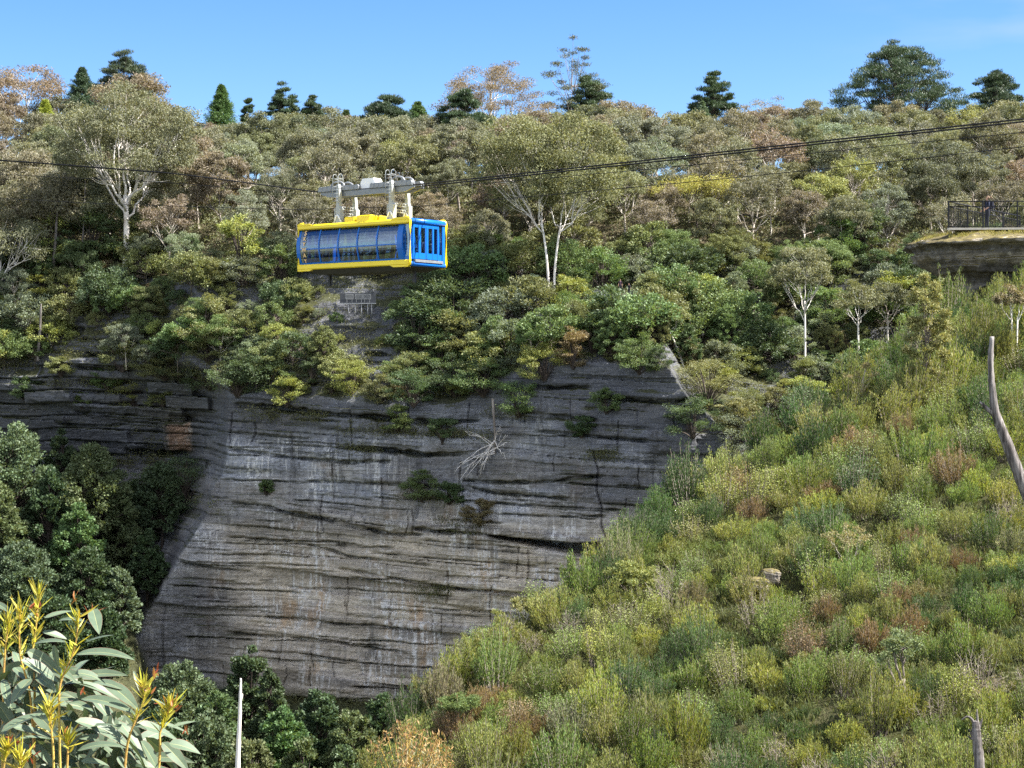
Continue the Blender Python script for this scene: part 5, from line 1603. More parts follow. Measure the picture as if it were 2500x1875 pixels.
# hanger legs, carriages, rollers
for w_ in (-.78, .78):
    for a_ in (-2.1, 2.37):
        b = MB(); front = w_ < 0
        ht = 5.55 if front else 4.95
        pr = [(-.17, 2.972), (.17, 2.972), (.19, 4.0), (.13, 4.15), (.13, ht - .5), (.05, ht), (-.10, ht), (-.13, ht - .5), (-.13, 4.15), (-.19, 4.0)]
        b.prism([(a_ + q, h) for q, h in pr], 1, w_ - .13, w_ + .13); g = b.build('hanger_leg', M['steel_paint'], car)
        b = MB(); b.box([a_ + .195, w_ - .18, 3.0], [a_ + .26, w_ + .18, 4.0], bevel=.015); b.box([a_ - .26, w_ - .18, 3.0], [a_ - .195, w_ + .18, 4.0], bevel=.015); b.build('clamp_plate', M['steel_paint'], g)
        b = MB().tube(np.array([[a_ - .35, w_ - .1, 2.98], [a_ - .05, w_ - .19, 3.55]]), .05, 8); b.tube(np.array([[a_ + .35, w_ - .1, 2.98], [a_ + .05, w_ - .19, 3.55]]), .05, 8); b.build('foot_strut', M['white_paint'], g)
        if front:
            l = MB()
            for s in (-.16, .16):
                pts = [(4.3, -.28), (5.9, -.28), (6.15, -.22), (6.22, -.02), (6.1, .15), (5.85, .2), (5.3, .2)]
                l.tube(np.array([[a_ - .05 + s * 1.5, w_ + q, h] for h, q in pts]), .015, 6)
            for h in np.arange(4.45, 6.0, .24): l.tube(np.array([[a_ - .29, w_ - .28, h], [a_ + .19, w_ - .28, h]]), .016, 5)
            for h in (5.45, 5.85): l.tube(np.array([[a_ - .29, w_ + .2, h], [a_ + .19, w_ + .2, h]]), .016, 5)
            for h in (5.4, 5.9):
                l.tube(np.array([[a_ - .29, w_ - .28, h], [a_ - .29, w_ + .2, h]]), .016, 5); l.tube(np.array([[a_ + .19, w_ - .28, h], [a_ + .19, w_ + .2, h]]), .016, 5)
            l.build('ladder', M['steel_paint'], car)
for a_ in (-2.1, 2.37):
    for h in (3.62, 4.02):
        b = MB()
        for q in (-.09, .09): b.tube(np.array([[a_ + .05, -.64, h + q], [a_ + .05, .64, h + q]]), .02, 5)
        for q in np.arange(-.5, .51, .25): b.tube(np.array([[a_ + .05, q, h - .09], [a_ + .05, q, h + .09]]), .02, 5)
        b.build('cross_bracket', M['steel_paint'], car)
for w_ in (-.45, .45):
    b = MB(); b.prism([(-3.2, 4.78), (3.2, 4.78), (3.95, 5.02), (3.95, 5.14), (-3.95, 5.14), (-3.95, 5.02)], 1, w_ - .07, w_ + .07); b.build('carriage_beam', M['roller'], car)
    for c in (-3.3, -1.35, .0 + 1.15, 3.1):
        b = MB(); b.prism([(c - .82, 5.16), (c + .82, 5.16), (c + .70, 5.42), (c + .25, 5.50), (c - .25, 5.50), (c - .70, 5.42)], 1, w_ - .16, w_ - .12); b.prism([(c - .82, 5.16), (c + .82, 5.16), (c + .70, 5.42), (c + .25, 5.50), (c - .25, 5.50), (c - .70, 5.42)], 1, w_ + .12, w_ + .16); b.build('roller_housing', M['roller'], car)
        for q in (-.6, -.2, .2, .6):
            MB().tube(np.array([[c + q, w_ - .175, 5.33], [c + q, w_ + .175, 5.33]]), .165, 14).build('roller', M['grey_steel'], car)
    for c in (-2.5, 2.6):
        cv = MB(); t2 = np.linspace(0, math.pi, 12)
        cv.tube(np.stack([c + .55 * np.cos(t2), np.full(12, w_), 5.45 + .32 * np.sin(t2)], 1), .07, 8); cv.build('cable_guard', M['grey_steel'], car)
b = MB(); b.prism([(-.62, 5.17), (.62, 5.17), (.62, 5.62), (.45, 5.85), (-.45, 5.85), (-.62, 5.62)], 1, -.36, .36); b.build('motor_housing', M['white_paint'], car)
for a_ in (-3.6, 3.6):
    b = MB(); b.box([a_ - .09, -.09, -.95], [a_ + .09, .09, -.05], bevel=.015); b.build('guide_post', M['under'], car)
# lettering on the end pane
for k, ch in enumerate('SKYWAY'):
    fc = bpy.data.curves.new('letter', 'FONT'); fc.body = ch; fc.size = .44 if k == 0 else .36; fc.extrude = .004; fc.align_x = 'CENTER'; fc.align_y = 'CENTER'
    fc.offset = .012
    to = bpy.data.objects.new('letter', fc); COL.objects.link(to); bpy.context.view_layer.update()
    me = bpy.data.meshes.new_from_object(to.evaluated_get(bpy.context.evaluated_depsgraph_get())); bpy.data.objects.remove(to)
    me.materials.clear(); me.materials.append(M['lettering'])
    h = 2.40 - k * .36
    lo = bpy.data.objects.new('letter', me); COL.objects.link(lo); lo.parent = car
    sl_ = (curve_w(h + .05) - curve_w(h - .05)) / .1
    lo.location = (-4.12, -(curve_w(h) + .012), h); lo.rotation_euler = (R(90) + math.atan(sl_), 0, 0)
b = MB(); cbar(b, -4.53, -4.34, H0 + .13, H1 - .01, -.055, -.040, -1, 8); b.build('tan_strip', M['lettering'], car)
# warning triangle hung inside the middle window
b = MB(); b.prism([(-.98, 2.35), (-.80, 1.55), (-1.12, 1.55)], 1, -1.45, -1.43); b.build('pennant', M['yellow'], car)


def world_of(a, w, h):
    return cpos + dirA * a + dirW * w + np.array([0, 0, h])


def rope(name, pts, rad, label):
    pts = np.array(pts); k = len(pts)
    t = np.linspace(0, 1, 80); s = np.concatenate([[0], np.cumsum(np.linalg.norm(np.diff(pts, axis=0), axis=1))]); s /= s[-1]
    p = np.stack([np.interp(t, s, pts[:, i]) for i in range(3)], 1)
    o = MB().tube(p - pts[0], rad, 6).build(name, M['cable']); o.location = tuple(pts[0])
    return tag(o, label, 'cable', 'cables of the cableway')


def along(t, w, px_py=None, h=None):
    p = cpos + dirA * t + dirW * w
    if px_py is not None: p[2] = (937.5 - px_py) / F * (cpos + dirA * t)[1]
    else: p[2] = cpos[2] + h
    return p


for w_, lab in ((-.45, 'nearer of the two thick cables the car hangs from'), (.45, 'farther of the two thick cables the car hangs from')):
    rope('track_cable', [along(-110, w_, 330), along(-70, w_, 356), along(-34.7, w_, 395), along(-18, w_, 424), along(-4, w_, h=5.16), along(4, w_, h=5.16), along(20, w_, 398), along(44.8, w_, 288), along(80, w_, 60)], .045, lab)
rope('haul_cable', [along(-110, 0, 395), along(-34.7, 0, 428), along(-18, 0, 447), along(-4, 0, h=4.93), along(4, 0, h=4.93), along(20, 0, 417), along(44.8, 0, 318), along(80, 0, 100)], .020, 'thin haul cable just under the two thick cables')
rope('haul_cable', [at(-120, 478, 166), at(280, 499, 150), at(720, 512, 137), at(1036, 503, 130), at(1361, 474, 124), at(1700, 443, 116), at(2061, 407, 108), at(2499, 358, 101), at(2700, 332, 97)], .024, 'lowest thin cable, passing behind the hangers of the car')

# ------------------------------------------------------------------ people
def fabric(name, color=None):
    m, nt = new_mat(name)
    n = noise(nt, coords(nt), 9, 4)
    if color is None:
        oi = N(nt, 'ShaderNodeObjectInfo'); src = oi.outputs['Color']
    else:
        rg = N(nt, 'ShaderNodeRGB'); rg.outputs[0].default_value = (*color, 1); src = rg.outputs[0]
    finish(nt, pbsdf(nt, mixc(nt, 1.0, src, ramp(nt, [(.3, .8), (.7, 1.1)], n), 'MULTIPLY'), .85, .15))
    return m


M['shirt'] = fabric('shirt_cloth'); M['trousers'] = fabric('dark_trousers', (.022, .024, .032)); M['skin'] = fabric('skin', (.40, .25, .18)); M['shoe'] = fabric('shoes', (.03, .028, .028))
M['hair_brown'] = fabric('light_brown_hair', (.15, .105, .07)); M['hair_dark'] = fabric('dark_hair', (.025, .018, .014))


def body_mesh(arms, lean=0.0, step=.0, turn=0.0):
    """one skin-modifier surface; facing -Y"""
    V = []; E = []; Rd = []; T = []
    def v(p, r, tpe, par=None):
        V.append(p); Rd.append(r); T.append(tpe)
        if par is not None: E.append((par, len(V) - 1))
        return len(V) - 1
    L = lambda z: -lean * max(0, z - .95)
    pel = v((0, 0, .96), .125, 't'); wa = v((0, L(1.1), 1.10), .118, 's', pel); ch = v((0, L(1.3) + .0, 1.30), .135, 's', wa); nb = v((0, L(1.43), 1.43), .085, 's', ch)
    nk = v((0, L(1.5) - .012, 1.50), .048, 'k', nb); hd = v((0, L(1.58) - .025, 1.575), .074, 'k', nk); hu = v((0, L(1.64) - .015, 1.645), .082, 'k', hd); v((0, L(1.7), 1.70), .052, 'k', hu)
    v((math.sin(turn) * .10, L(1.6) - .098, 1.60), .014, 'k', hd)
    for s in (-1, 1):
        v((s * .088, L(1.61) - .005, 1.61), .016, 'k', hu)
        sh = v((s * .17, L(1.41), 1.405), .062, 's', nb)
        el, wr = arms[0 if s < 0 else 1]
        e = v((el[0] * s, el[1] + L(1.2), el[2]), .042, 's', sh)
        fmid = tuple((np.array((el[0] * s, el[1] + L(1.2), el[2])) * .5 + np.array((wr[0] * s, wr[1] + L(1.1), wr[2])) * .5))
        f_ = v(fmid, .038, 'k', e)
        w = v((wr[0] * s, wr[1] + L(1.1), wr[2]), .027, 'k', f_)
        d = np.array([wr[0] * s - el[0] * s, wr[1] - el[1], wr[2] - el[2]]); d /= np.linalg.norm(d)
        W0 = np.array(V[w]); side = np.cross(d, [s, .2, 0]); side /= max(np.linalg.norm(side), 1e-6)
        pm = v(tuple(W0 + d * .075), .032, 'k', w)
        for q, ln in enumerate((.068, .078, .072, .056)):
            b_ = W0 + d * .10 + side * (.024 - .016 * q)
            k1 = v(tuple(b_ + d * ln * .5), .0085, 'k', pm); v(tuple(b_ + d * ln * .9 + np.array([-s * .018, -.012, 0])), .0075, 'k', k1)
        k1 = v(tuple(W0 + d * .045 + side * .045), .010, 'k', w); v(tuple(W0 + d * .085 + side * .058), .0085, 'k', k1)
        hp_ = v((s * .092, 0, .90), .092, 't', pel)
        st_ = step * s
        kn_ = v((s * .098, -.03 - st_ * .5, .50), .062, 't', hp_); an_ = v((s * .10, .015 - st_, .10), .042, 't', kn_)
        hl = v((s * .10, .03 - st_, .045), .038, 'o', an_); v((s * .115, -.14 - st_, .035), .034, 'o', hl)
    me = bpy.data.meshes.new('skeleton'); me.from_pydata(V, E, [])
    ob = bpy.data.objects.new('skeleton', me); COL.objects.link(ob)
    md = ob.modifiers.new('skin', 'SKIN'); md.branch_smoothing = .6; md.use_smooth_shade = True
    for i, r in enumerate(Rd):
        me.skin_vertices[0].data[i].radius = (r, r); me.skin_vertices[0].data[i].use_root = (i == 0)
    sb = ob.modifiers.new('sub', 'SUBSURF'); sb.levels = 1; sb.render_levels = 1
    bpy.context.view_layer.update()
    out = bpy.data.meshes.new_from_object(ob.evaluated_get(bpy.context.evaluated_depsgraph_get()))
    bpy.data.objects.remove(ob)
    out.materials.clear()
    for k in ('skin', 'shirt', 'trousers', 'shoe'): out.materials.append(M[k])
    KV = np.array(V); mi = {'k': 0, 's': 1, 't': 2, 'o': 3}
    # nearest bone (its outer end decides the cloth)
    A_ = np.array([V[a] for a, b in E]); B_ = np.array([V[b] for a, b in E]); TT = [T[b] for a, b in E]; RR = np.array([Rd[b] for a, b in E])
    cen = np.array([p.center[:] for p in out.polygons])
    ab = B_ - A_; l2 = (ab ** 2).sum(1)
    t = np.clip(((cen[:, None, :] - A_[None]) * ab[None]).sum(2) / l2[None], 0, 1)
    dd = np.linalg.norm(cen[:, None, :] - A_[None] - t[..., None] * ab[None], axis=2) - RR[None]
    idx = dd.argmin(1)
    out.polygons.foreach_set('material_index', np.array([mi[TT[i]] for i in idx], np.int32))
    out.polygons.foreach_set('use_smooth', np.ones(len(out.polygons), bool))
    return out


def hair_mesh(long=False, tail=False):
    mb = MB(); th = np.linspace(0, 2 * math.pi, 21); ph = np.linspace(-.15 if not long else -.5, math.pi / 2, 9)
    T, P_ = np.meshgrid(th, ph)
    low = np.where(np.sin(T) < -.2, np.maximum(P_, .55), P_)          # keeps the face free
    x = .096 * np.cos(low) * np.cos(T); y = .108 * np.cos(low) * np.sin(T) + .004; z = 1.625 + .118 * np.sin(low)
    mb.grid(np.stack([x, y, z], -1))
    if tail:
        mb.tube(np.array([[0, .10, 1.68], [0, .16, 1.70], [0, .20, 1.64], [0, .21, 1.52]]), [.03, .045, .04, .012], 8)
    return mb


DOWN = (((.235, .02, 1.14), (.25, -.03, .90)), ((.235, .02, 1.14), (.25, -.03, .90)))
RAIL = (((.23, -.05, 1.15), (.17, -.22, 1.02)), ((.23, -.05, 1.15), (.17, -.22, 1.02)))
UP = (((.27, -.12, 1.30), (.20, -.22, 1.52)), ((.235, .02, 1.14), (.25, -.03, .90)))
BOD = {'down': body_mesh(DOWN, .02, .05), 'rail': body_mesh(RAIL, .05, .06), 'up': body_mesh(UP, .0, .08)}
HAIR = {'long': hair_mesh(True).mesh('hair', M['hair_dark']), 'short': hair_mesh().mesh('hair', M['hair_dark']), 'tail': hair_mesh(False, True).mesh('hair', M['hair_brown'])}


def person(loc, rz, h, pose, hair, shirt, label, group=None):
    e = empty('person', loc, rz); e.scale = (h / 1.75,) * 3; tag(e, label, 'person', group)
    b = bpy.data.objects.new('body', BOD[pose]); COL.objects.link(b); b.parent = e; b.color = (*shirt, 1)
    q = bpy.data.objects.new('hair', HAIR[hair]); COL.objects.link(q); q.parent = e
    return e


pz = at(2412, 560, 94.3); pz[2] = zd + .10
person(pz, R(-90 + 12), 1.70, 'rail', 'tail', (.03, .035, .06), 'person in dark top with ponytail looking left from the lookout railing')
bp = MB(); bp.box([-.14, .12, 1.06], [.14, .28, 1.46], bevel=.05); bp.box([-.10, .285, 1.10], [.10, .34, 1.28], bevel=.03)
for s in (-1, 1): bp.tube(np.array([[s * .10, .14, 1.42], [s * .105, -.02, 1.50], [s * .11, -.125, 1.40], [s * .12, -.08, 1.22], [s * .13, .13, 1.12]]), .018, 6)
M['pack'] = fabric('backpack_cloth', (.02, .022, .035))
o = bp.build('backpack', M['pack']); o.location = tuple(float(q) for q in pz); o.rotation_euler = (0, 0, R(-90 + 12)); o.scale = (.97,) * 3
tag(o, 'small dark backpack worn by the person on the lookout', 'backpack')
for px, v, sh, lab, rz in ((1511, 712, (.05, .03, .05), 'hiker in dark sleeveless top among the shrubs, left of two', 200), (1532, 722, (.04, .04, .045), 'second hiker in dark clothes just right of the first', 150)):
    p = cliff_pt(px, v, 3.0); p[2] = z_of(v, p[1]) - .1
    person(p, R(rz - 180), 1.72, 'down', 'short', sh, lab, 'hikers on the cliff path')
PS = [(-3.9, -.6, 170, 'down', (.55, .58, .62), 'passenger in pale clothes behind the first window from the left'), (-3.0, -1.0, 200, 'down', (.30, .31, .34), 'passenger in grey with shorts-length jacket behind the second window'),
      (-2.3, -.4, 160, 'up', (.06, .05, .05), 'passenger in black at the right of the second window'), (-1.5, .3, 185, 'down', (.35, .06, .05), 'passenger in a dull red top in the third window'),
      (.05, -1.0, 175, 'down', (.72, .74, .76), 'passenger in white shirt at the right of the third window'), (.85, -1.05, 180, 'up', (.68, .70, .74), 'white-topped passenger, first of three in the fourth window'),
      (1.3, -1.0, 190, 'down', (.45, .47, .50), 'light grey passenger, middle of three in the fourth window'), (1.78, -.9, 170, 'down', (.28, .28, .3), 'grey-jacketed passenger, last of three in the fourth window'),
      (2.45, -.8, 185, 'up', (.05, .04, .05), 'black-clad passenger raising a hand in the fifth window'), (2.9, -.4, 200, 'down', (.10, .05, .06), 'passenger in dark maroon in the fifth window'),
      (3.4, -.9, 165, 'down', (.06, .05, .06), 'dark passenger at the right edge of the fifth window'), (4.2, .2, 90, 'up', (.12, .13, .2), 'passenger in navy right behind the cable car doors'), (4.15, 1.0, 100, 'down', (.35, .3, .25), 'passenger in tan behind the right-hand door windows')]
for a_, w_, rz, pose, sh, lab in PS:
    person(world_of(a_, w_, .16), R(rz - 180) + math.atan2(-.6, .8), 1.58 + .16 * ((a_ * 7.3) % 1), pose, 'long' if (a_ * 3.1) % 1 > .5 else 'short', sh, lab, 'passengers in the cable car')

# ------------------------------------------------------------------ foreground gum sapling
def leaf_mat(name, col, vein, rough=.34):
    m, nt = new_mat(name)
    at_ = N(nt, 'ShaderNodeAttribute', attribute_name='rnd')
    n = noise(nt, coords(nt), 30, 4)
    f = at_.outputs['Fac']
    c = mixc(nt, ramp(nt, [(.3, .0), (.7, 1.0)], n), tuple(q * .85 for q in col), tuple(min(1, q * 1.12) for q in col))
    sp_ = noise(nt, coords(nt), 160, 3, .6)
    c = mixc(nt, ramp(nt, [(.66, 0.0), (.72, .7)], sp_), c, (.16, .10, .05))
    c = mixc(nt, ramp(nt, [(.93, 0.0), (.985, 1.0)], f), c, vein)
    c = mixc(nt, ramp(nt, [(.02, .8), (.10, 0.0)], f), c, (.34, .12, .08))
    p = pbsdf(nt, c, rough, .36)
    t = N(nt, 'ShaderNodeBsdfTranslucent'); nt.links.new(mixc(nt, 1.0, c, (1.1, 1.15, .5), 'MULTIPLY'), t.inputs['Color'])
    mx = N(nt, 'ShaderNodeMixShader'); mx.inputs[0].default_value = .16
    nt.links.new(p, mx.inputs[1]); nt.links.new(t.outputs[0], mx.inputs[2]); finish(nt, mx.outputs[0])
    return m


M['sap_leaf'] = leaf_mat('waxy_grey_green_leaf', (.10, .138, .088), (.32, .32, .14), .5)
M['sap_shoot'] = foliage('young_shoot', .4, .4, .35, .7, 1.35, .05)
M['sap_stem'] = bark('young_stem', [(.3, (.30, .16, .05)), (.5, (.42, .27, .06)), (.7, (.36, .34, .07))], 20, 6, .4)


def blade(mb, a, b, W, sag, up=np.array([0, -.35, 1.0]), curl=0.0, n=12):
    """a sickle-shaped gum leaf from a to b, folded on its midrib"""
    a = np.array(a, float); b = np.array(b, float); L = np.linalg.norm(b - a)
    c = (a + b) / 2 + np.array([0, 0, sag * L])
    p = bez(a, c, b, n); t = norm(np.gradient(p, axis=0))
    u0 = norm(np.array([up])); s = norm(np.cross(t, np.repeat(u0, n, 0))); nn = np.cross(s, t)
    k = np.linspace(0, 1, n)
    w = W * np.clip(k / .06, 0, 1) ** .5 * np.sin(np.pi * np.clip(k * .93 + .07, 0, 1)) ** .75 * (1 - .35 * k) * 1.15
    w = np.maximum(w, .0008)
    tw = curl * k
    cols = []; at_ = []
    for q, val in ((-1.0, 0.0), (-.88, .3), (-.45, .5), (-.05, .92), (0, 1.0), (.05, .92), (.45, .5), (.88, .3), (1.0, 0.0)):
        dirv = s * np.cos(tw)[:, None] + nn * np.sin(tw)[:, None]
        cols.append(p + dirv * (w * q * .5)[:, None] + nn * (abs(q) * w * .10)[:, None]); at_.append(np.full(n, val))
    P_ = np.stack(cols, 1); A2 = np.stack(at_, 1)
    mb.grid(P_, 0, A2.reshape(-1))


def zc(x, y, Y): return at(x / 3.49, 1400 + y / 3.49, Y)


sx0 = at(120, 1990, 4.05)
sap = empty('gum_sapling', sx0); tag(sap, 'blue-grey leaved gum sapling with yellow shoots close up at the bottom left', 'sapling')
STEMS = [([(520, 1900), (510, 1600), (505, 1250), (500, 950), (560, 820), (620, 700), (655, 560), (665, 380)], 4.0), ([(300, 1900), (290, 1500), (260, 1000), (165, 700), (165, 480), (170, 330)], 4.08), ([(290, 1500), (300, 1000), (270, 700), (300, 520), (320, 330), (325, 190)], 4.1),
         ([(1040, 1900), (1080, 1480), (1110, 1360), (1170, 1220), (1235, 1070), (1215, 960)], 3.95), ([(1350, 1700), (1365, 1500), (1360, 1350), (1420, 1240), (1445, 1130)], 4.02), ([(460, 1900), (455, 1500), (430, 1250), (410, 1130)], 3.9),
         ([(20, 1900), (30, 900), (40, 700), (60, 520), (75, 400)], 4.15), ([(560, 1900), (580, 1500), (570, 1430)], 3.92), ([(150, 1900), (165, 1700), (180, 1560)], 3.85), ([(10, 1800), (40, 1600), (70, 1480)], 3.9)]
st = MB(); r = np.random.RandomState(77)
for pts, Y in STEMS:
    sh = MB()
    q = np.array([zc(x, y, Y) for x, y in pts]); n = 26
    k = np.linspace(0, 1, len(q)); t = np.linspace(0, 1, n)
    p = np.stack([np.interp(t, k, q[:, i]) for i in range(3)], 1)
    for _ in range(3): p[1:-1] = (p[:-2] + 2 * p[1:-1] + p[2:]) / 4
    st.tube(p - sx0, np.linspace(.0032, .0012, n), 7)
    # young shoots crowd the upper part of every stem
    for i in range(n):
        f = i / (n - 1)
        if f < .45: continue
        for j in range(int(1 + 4 * f)):
            d = norm(r.normal(size=3) * np.array([.55, .55, .2]) + np.array([0, 0, .9]))
            L = r.uniform(.015, .042) * (.8 + .5 * f); W = r.uniform(.0025, .0055)
            a = p[i] - sx0 + r.normal(size=3) * .002
            blade(sh, a, a + d * L, W, r.uniform(-.1, .15), r.normal(size=3), r.uniform(-.5, .5), 6)
    for v_ in range(len(sh.A)): sh.A[v_] = np.full(len(sh.A[v_]), r.rand())
    o = sh.build('young_shoot', M['sap_shoot'], sap); o.color = (.40, .37, .05, 1)
st.build('stem', M['sap_stem'], sap)
for (x, y, Y) in ((1320, 880, 3.95), (1240, 1000, 3.95), (1440, 1120, 4.02), (1500, 1150, 4.0), (630, 230, 4.0), (330, 300, 4.1), (560, 1400, 3.92), (700, 1010, 4.0), (1590, 1380, 4.0), (260, 1590, 3.9), (90, 1450, 3.9), (780, 330, 4.1)):
    rd = MB()
    for j in range(4):
        a = zc(x, y, Y) - sx0 + r.normal(size=3) * .006; d = norm(r.normal(size=3) * .5 + np.array([.2, 0, .8]))
        blade(rd, a, a + d * r.uniform(.015, .03), r.uniform(.004, .007), .1, r.normal(size=3), .4, 6)
    for v_ in range(len(rd.A)): rd.A[v_] = np.full(len(rd.A[v_]), r.rand())
    o = rd.build('red_tip', M['sap_shoot'], sap); o.color = (.30, .10, .035, 1)
lf = MB()
HL = [((650, 690), (1150, 740), 120, .16, 3.95), ((380, 380), (625, 320), 70, .10, 4.15), ((500, 400), (790, 440), 80, .14, 4.12), ((720, 590), (970, 525), 60, .05, 4.0), ((180, 740), (500, 930), 130, .14, 4.0),
      ((290, 600), (580, 590), 85, .10, 4.12), ((880, 920), (1185, 1170), 150, .10, 4.12), ((690, 1070), (1165, 1210), 130, .16, 4.05), ((640, 1260), (1120, 1490), 165, .20, 3.92), ((660, 1510), (1080, 1490), 110, .20, 3.88),
      ((570, 1390), (1010, 1300), 110, .16, 3.98), ((1440, 1450), (1710, 1540), 150, .16, 3.95), ((1200, 1430), (1350, 1680), 130, .10, 3.98), ((1380, 1440), (1610, 1690), 120, .10, 4.05), ((10, 1350), (415, 1195), 130, .18, 3.9),
      ((110, 1310), (440, 1410), 110, .14, 3.95), ((-60, 240), (115, 345), 60, .05, 4.2), ((30, 900), (75, 1150), 90, .03, 4.1), ((790, 300), (845, 520), 120, .06, 4.1), ((650, 880), (1090, 870), 105, .10, 4.0),
      ((310, 880), (480, 1010), 100, .10, 4.1), ((690, 1600), (930, 1640), 90, .16, 3.86), ((1290, 1075), (1490, 1190), 90, .14, 4.06), ((1470, 1310), (1670, 1262), 50, .10, 4.0), ((1140, 830), (1195, 1020), 36, .02, 4.0),
      ((640, 850), (900, 940), 120, .24, 3.96), ((225, 990), (410, 1060), 75, .10, 4.05), ((860, 1480), (965, 1560), 90, .05, 4.0), ((1095, 1490), (1260, 1690), 130, .08, 4.02), ((1290, 1260), (1620, 1370), 60, .12, 4.08),
      ((460, 610), (500, 820), 60, .02, 3.95), ((860, 820), (1050, 770), 24, -.03, 4.05), ((360, 500), (570, 560), 80, .12, 4.16), ((120, 800), (280, 960), 110, .10, 4.15), ((0, 640), (60, 860), 90, .04, 4.2), ((600, 1540), (720, 1660), 80, .08, 4.05),
      ((110, 1290), (250, 1420), 90, .08, 4.0), ((580, 1100), (800, 1190), 120, .12, 4.12), ((860, 1130), (1000, 1250), 110, .10, 4.16), ((130, 1440), (330, 1580), 90, .10, 4.0), ((330, 1500), (460, 1660), 90, .08, 4.05), ((600, 1300), (640, 1560), 70, .03, 4.1),
      ((800, 1000), (900, 900), 90, .10, 4.18), ((420, 1480), (520, 1640), 80, .06, 4.1), ((1000, 1560), (1090, 1690), 80, .04, 3.95), ((330, 320), (200, 420), 50, .10, 4.2), ((90, 830), (130, 980), 80, .04, 4.15), ((1080, 1290), (1250, 1330), 60, .12, 4.1)]
for (a, b, W, sag, Y) in HL:
    pa = zc(*a, Y) - sx0; pb = zc(*b, Y + r.uniform(-.10, .06)) - sx0
    blade(lf, pa, pb, W / 3.49 / F * Y * .98, sag * .8, np.array([r.uniform(-.3, .3), -.55, .9]), r.uniform(-.4, .5))
for k in range(170):
    x = r.uniform(-60, 1250); y = r.uniform(650 + max(0, x - 500) * .9, 1750)
    Y = r.uniform(4.05, 4.32); a = zc(x, y, Y) - sx0
    d = np.array([r.uniform(-.5, 1), r.uniform(-.6, .6), r.uniform(-1.0, .15)]); d /= np.linalg.norm(d)
    blade(lf, a, a + d * r.uniform(.07, .125), r.uniform(.022, .036), .14, np.array([r.uniform(-.6, .6), r.uniform(-1, .2), r.uniform(.2, 1)]), r.uniform(-.6, .6), 9)
lf.build('leaves', M['sap_leaf'], sap)

# orange-tipped sapling at the bottom centre
p0 = at(1000, 1980, 26.0); t_ = MB(); c_ = MB(); tipm = MB(); r = np.random.RandomState(78)
for k in range(46):
    a = r.uniform(0, 6.28); q = math.sqrt(r.rand())
    e = np.array([math.cos(a) * q * .62, math.sin(a) * q * .62, 1.14 * math.sqrt(max(0.05, 1 - .75 * q * q)) * r.uniform(.75, 1.05)])
    s = bez(np.array([0, 0, -.6]), np.array([e[0] * .5, e[1] * .5, e[2] * .5]), e, 8)
    t_.tube(s, np.linspace(.012, .003, 8), 4, cap=False)
    for j in range(40):
        tq = r.uniform(.45, 1); b = s[int(tq * 7)] + r.normal(size=3) * .05
        d = np.array([r.normal() * .5, r.normal() * .5, -r.uniform(.2, 1)])
        (c_ if tq < .93 or r.rand() < .3 else tipm).leaves(b[None], d[None], rnd_dirs(r, 1), r.uniform(.07, .12), .018)
    for j in range(16):
        tipm.leaves((e + r.normal(size=3) * .04)[None], (r.normal(size=3) * .5 + np.array([0, 0, .7]))[None], rnd_dirs(r, 1), r.uniform(.05, .09), .016)
os_ = empty('gum_sapling', p0); tag(os_, 'gum sapling with orange leaf tips at the bottom edge, right of the valley trees', 'sapling')
t_.build('stem', M['sap_stem'], os_)
o = c_.build('leaves', M['gum'], os_); o.color = (.22, .21, .12, 1)
o = tipm.build('orange_tips', M['gum'], os_); o.color = (.34, .22, .10, 1)

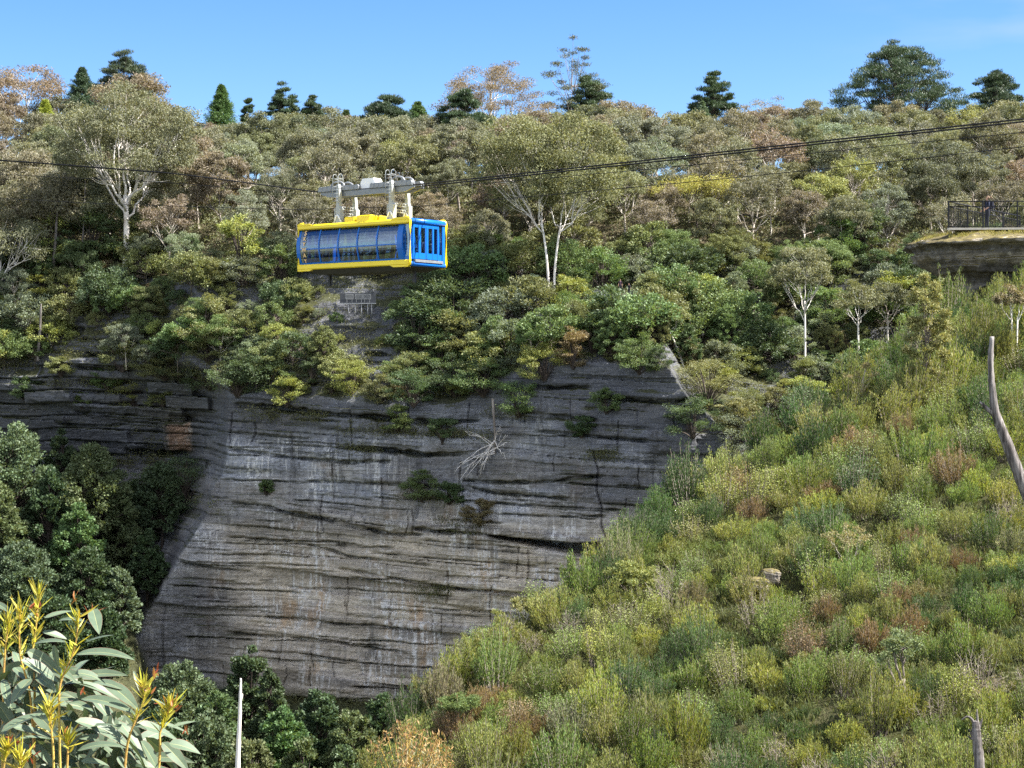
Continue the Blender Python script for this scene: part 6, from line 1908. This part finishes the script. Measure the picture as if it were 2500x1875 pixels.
# ------------------------------------------------------------------ labels: which one, told by what stands near it
LANDMARK = {'cable car': (850, 590), 'biggest white-trunked gum': (308, 430), 'twin-trunked tall gum': (1352, 450), 'open skyline pine': (1398, 200), 'broadest skyline pine': (2200, 200), 'rounded pine at the right': (2432, 250),
            'upright dark pine': (1745, 260), 'spire-topped conifer': (540, 260), 'flat-headed pine': (300, 165), 'rust-brown spreading gum': (1200, 230), 'lookout railing': (2420, 520), 'lookout rock': (2340, 620), 'slender white-trunked gum': (1962, 780),
            'metal rack': (877, 728), 'hikers': (1520, 690), 'flat-topped yellow-green gum': (1700, 440), 'far-left rust-brown gum': (62, 200), 'dark many-stemmed gum': (110, 480), 'red sunlit rock': (390, 1065), 'hanging dead tree': (1205, 1060),
            'forked dead trunk': (2425, 960), 'splintered stump': (2388, 1790), 'pale tilted rock': (1085, 1580), 'dark flat rock': (1830, 1445), 'orange-tipped sapling': (1000, 1800), 'umbrella-shaped small tree': (1122, 1740), 'half-dead heath tree': (2225, 1650),
            'dense olive ridge tree': (2262, 700), 'grey bare-stemmed heath tree': (2075, 1320), 'bushy grey-stemmed tree': (1545, 1420), 'grey broken-off trunk': (97, 800), 'leaning thin gum': (1655, 820), 'sparse pale-limbed tree': (1280, 1500), 'crooked slope-edge tree': (1195, 1510), 'slim rusty-leaved pair': (2478, 760),
            'twiggy pale-stemmed tree': (2105, 920), 'left cliff corner': (560, 960), 'large dark corner bush': (450, 1180)}
DIRS = ['right of', 'upper right of', 'above', 'upper left of', 'left of', 'lower left of', 'below', 'lower right of']
ORD = ['nearest', 'second nearest', 'third nearest', 'fourth nearest', 'fifth nearest', 'sixth nearest', 'seventh nearest', 'eighth nearest', 'ninth nearest', 'tenth nearest', 'eleventh nearest', 'twelfth nearest'] + [w + ' nearest' for w in 'thirteenth fourteenth fifteenth sixteenth seventeenth eighteenth nineteenth twentieth twenty-first twenty-second twenty-third twenty-fourth twenty-fifth twenty-sixth twenty-seventh twenty-eighth twenty-ninth thirtieth thirty-first thirty-second thirty-third thirty-fourth thirty-fifth'.split()]
names = list(LANDMARK); lm = np.array([LANDMARK[k] for k in names], float)
buck = {}
for (e, ph, kind, pxy) in BULK:
    d = lm - np.array(pxy); dist = np.hypot(d[:, 0], d[:, 1]); i = int(dist.argmin())
    ang = math.degrees(math.atan2(d[i, 1], -d[i, 0])) % 360            # where the plant stands, seen from the landmark
    buck.setdefault((kind, i, int(((ang + 22.5) % 360) // 45)), []).append((dist[i], ph, e))
for (kind, i, s), rows in buck.items():
    rows.sort(key=lambda q: q[0])
    for k, (_, ph, e) in enumerate(rows):
        e['label'] = f"{ph}, {ORD[min(k, len(ORD) - 1)]} one {DIRS[s]} the {names[i]}"
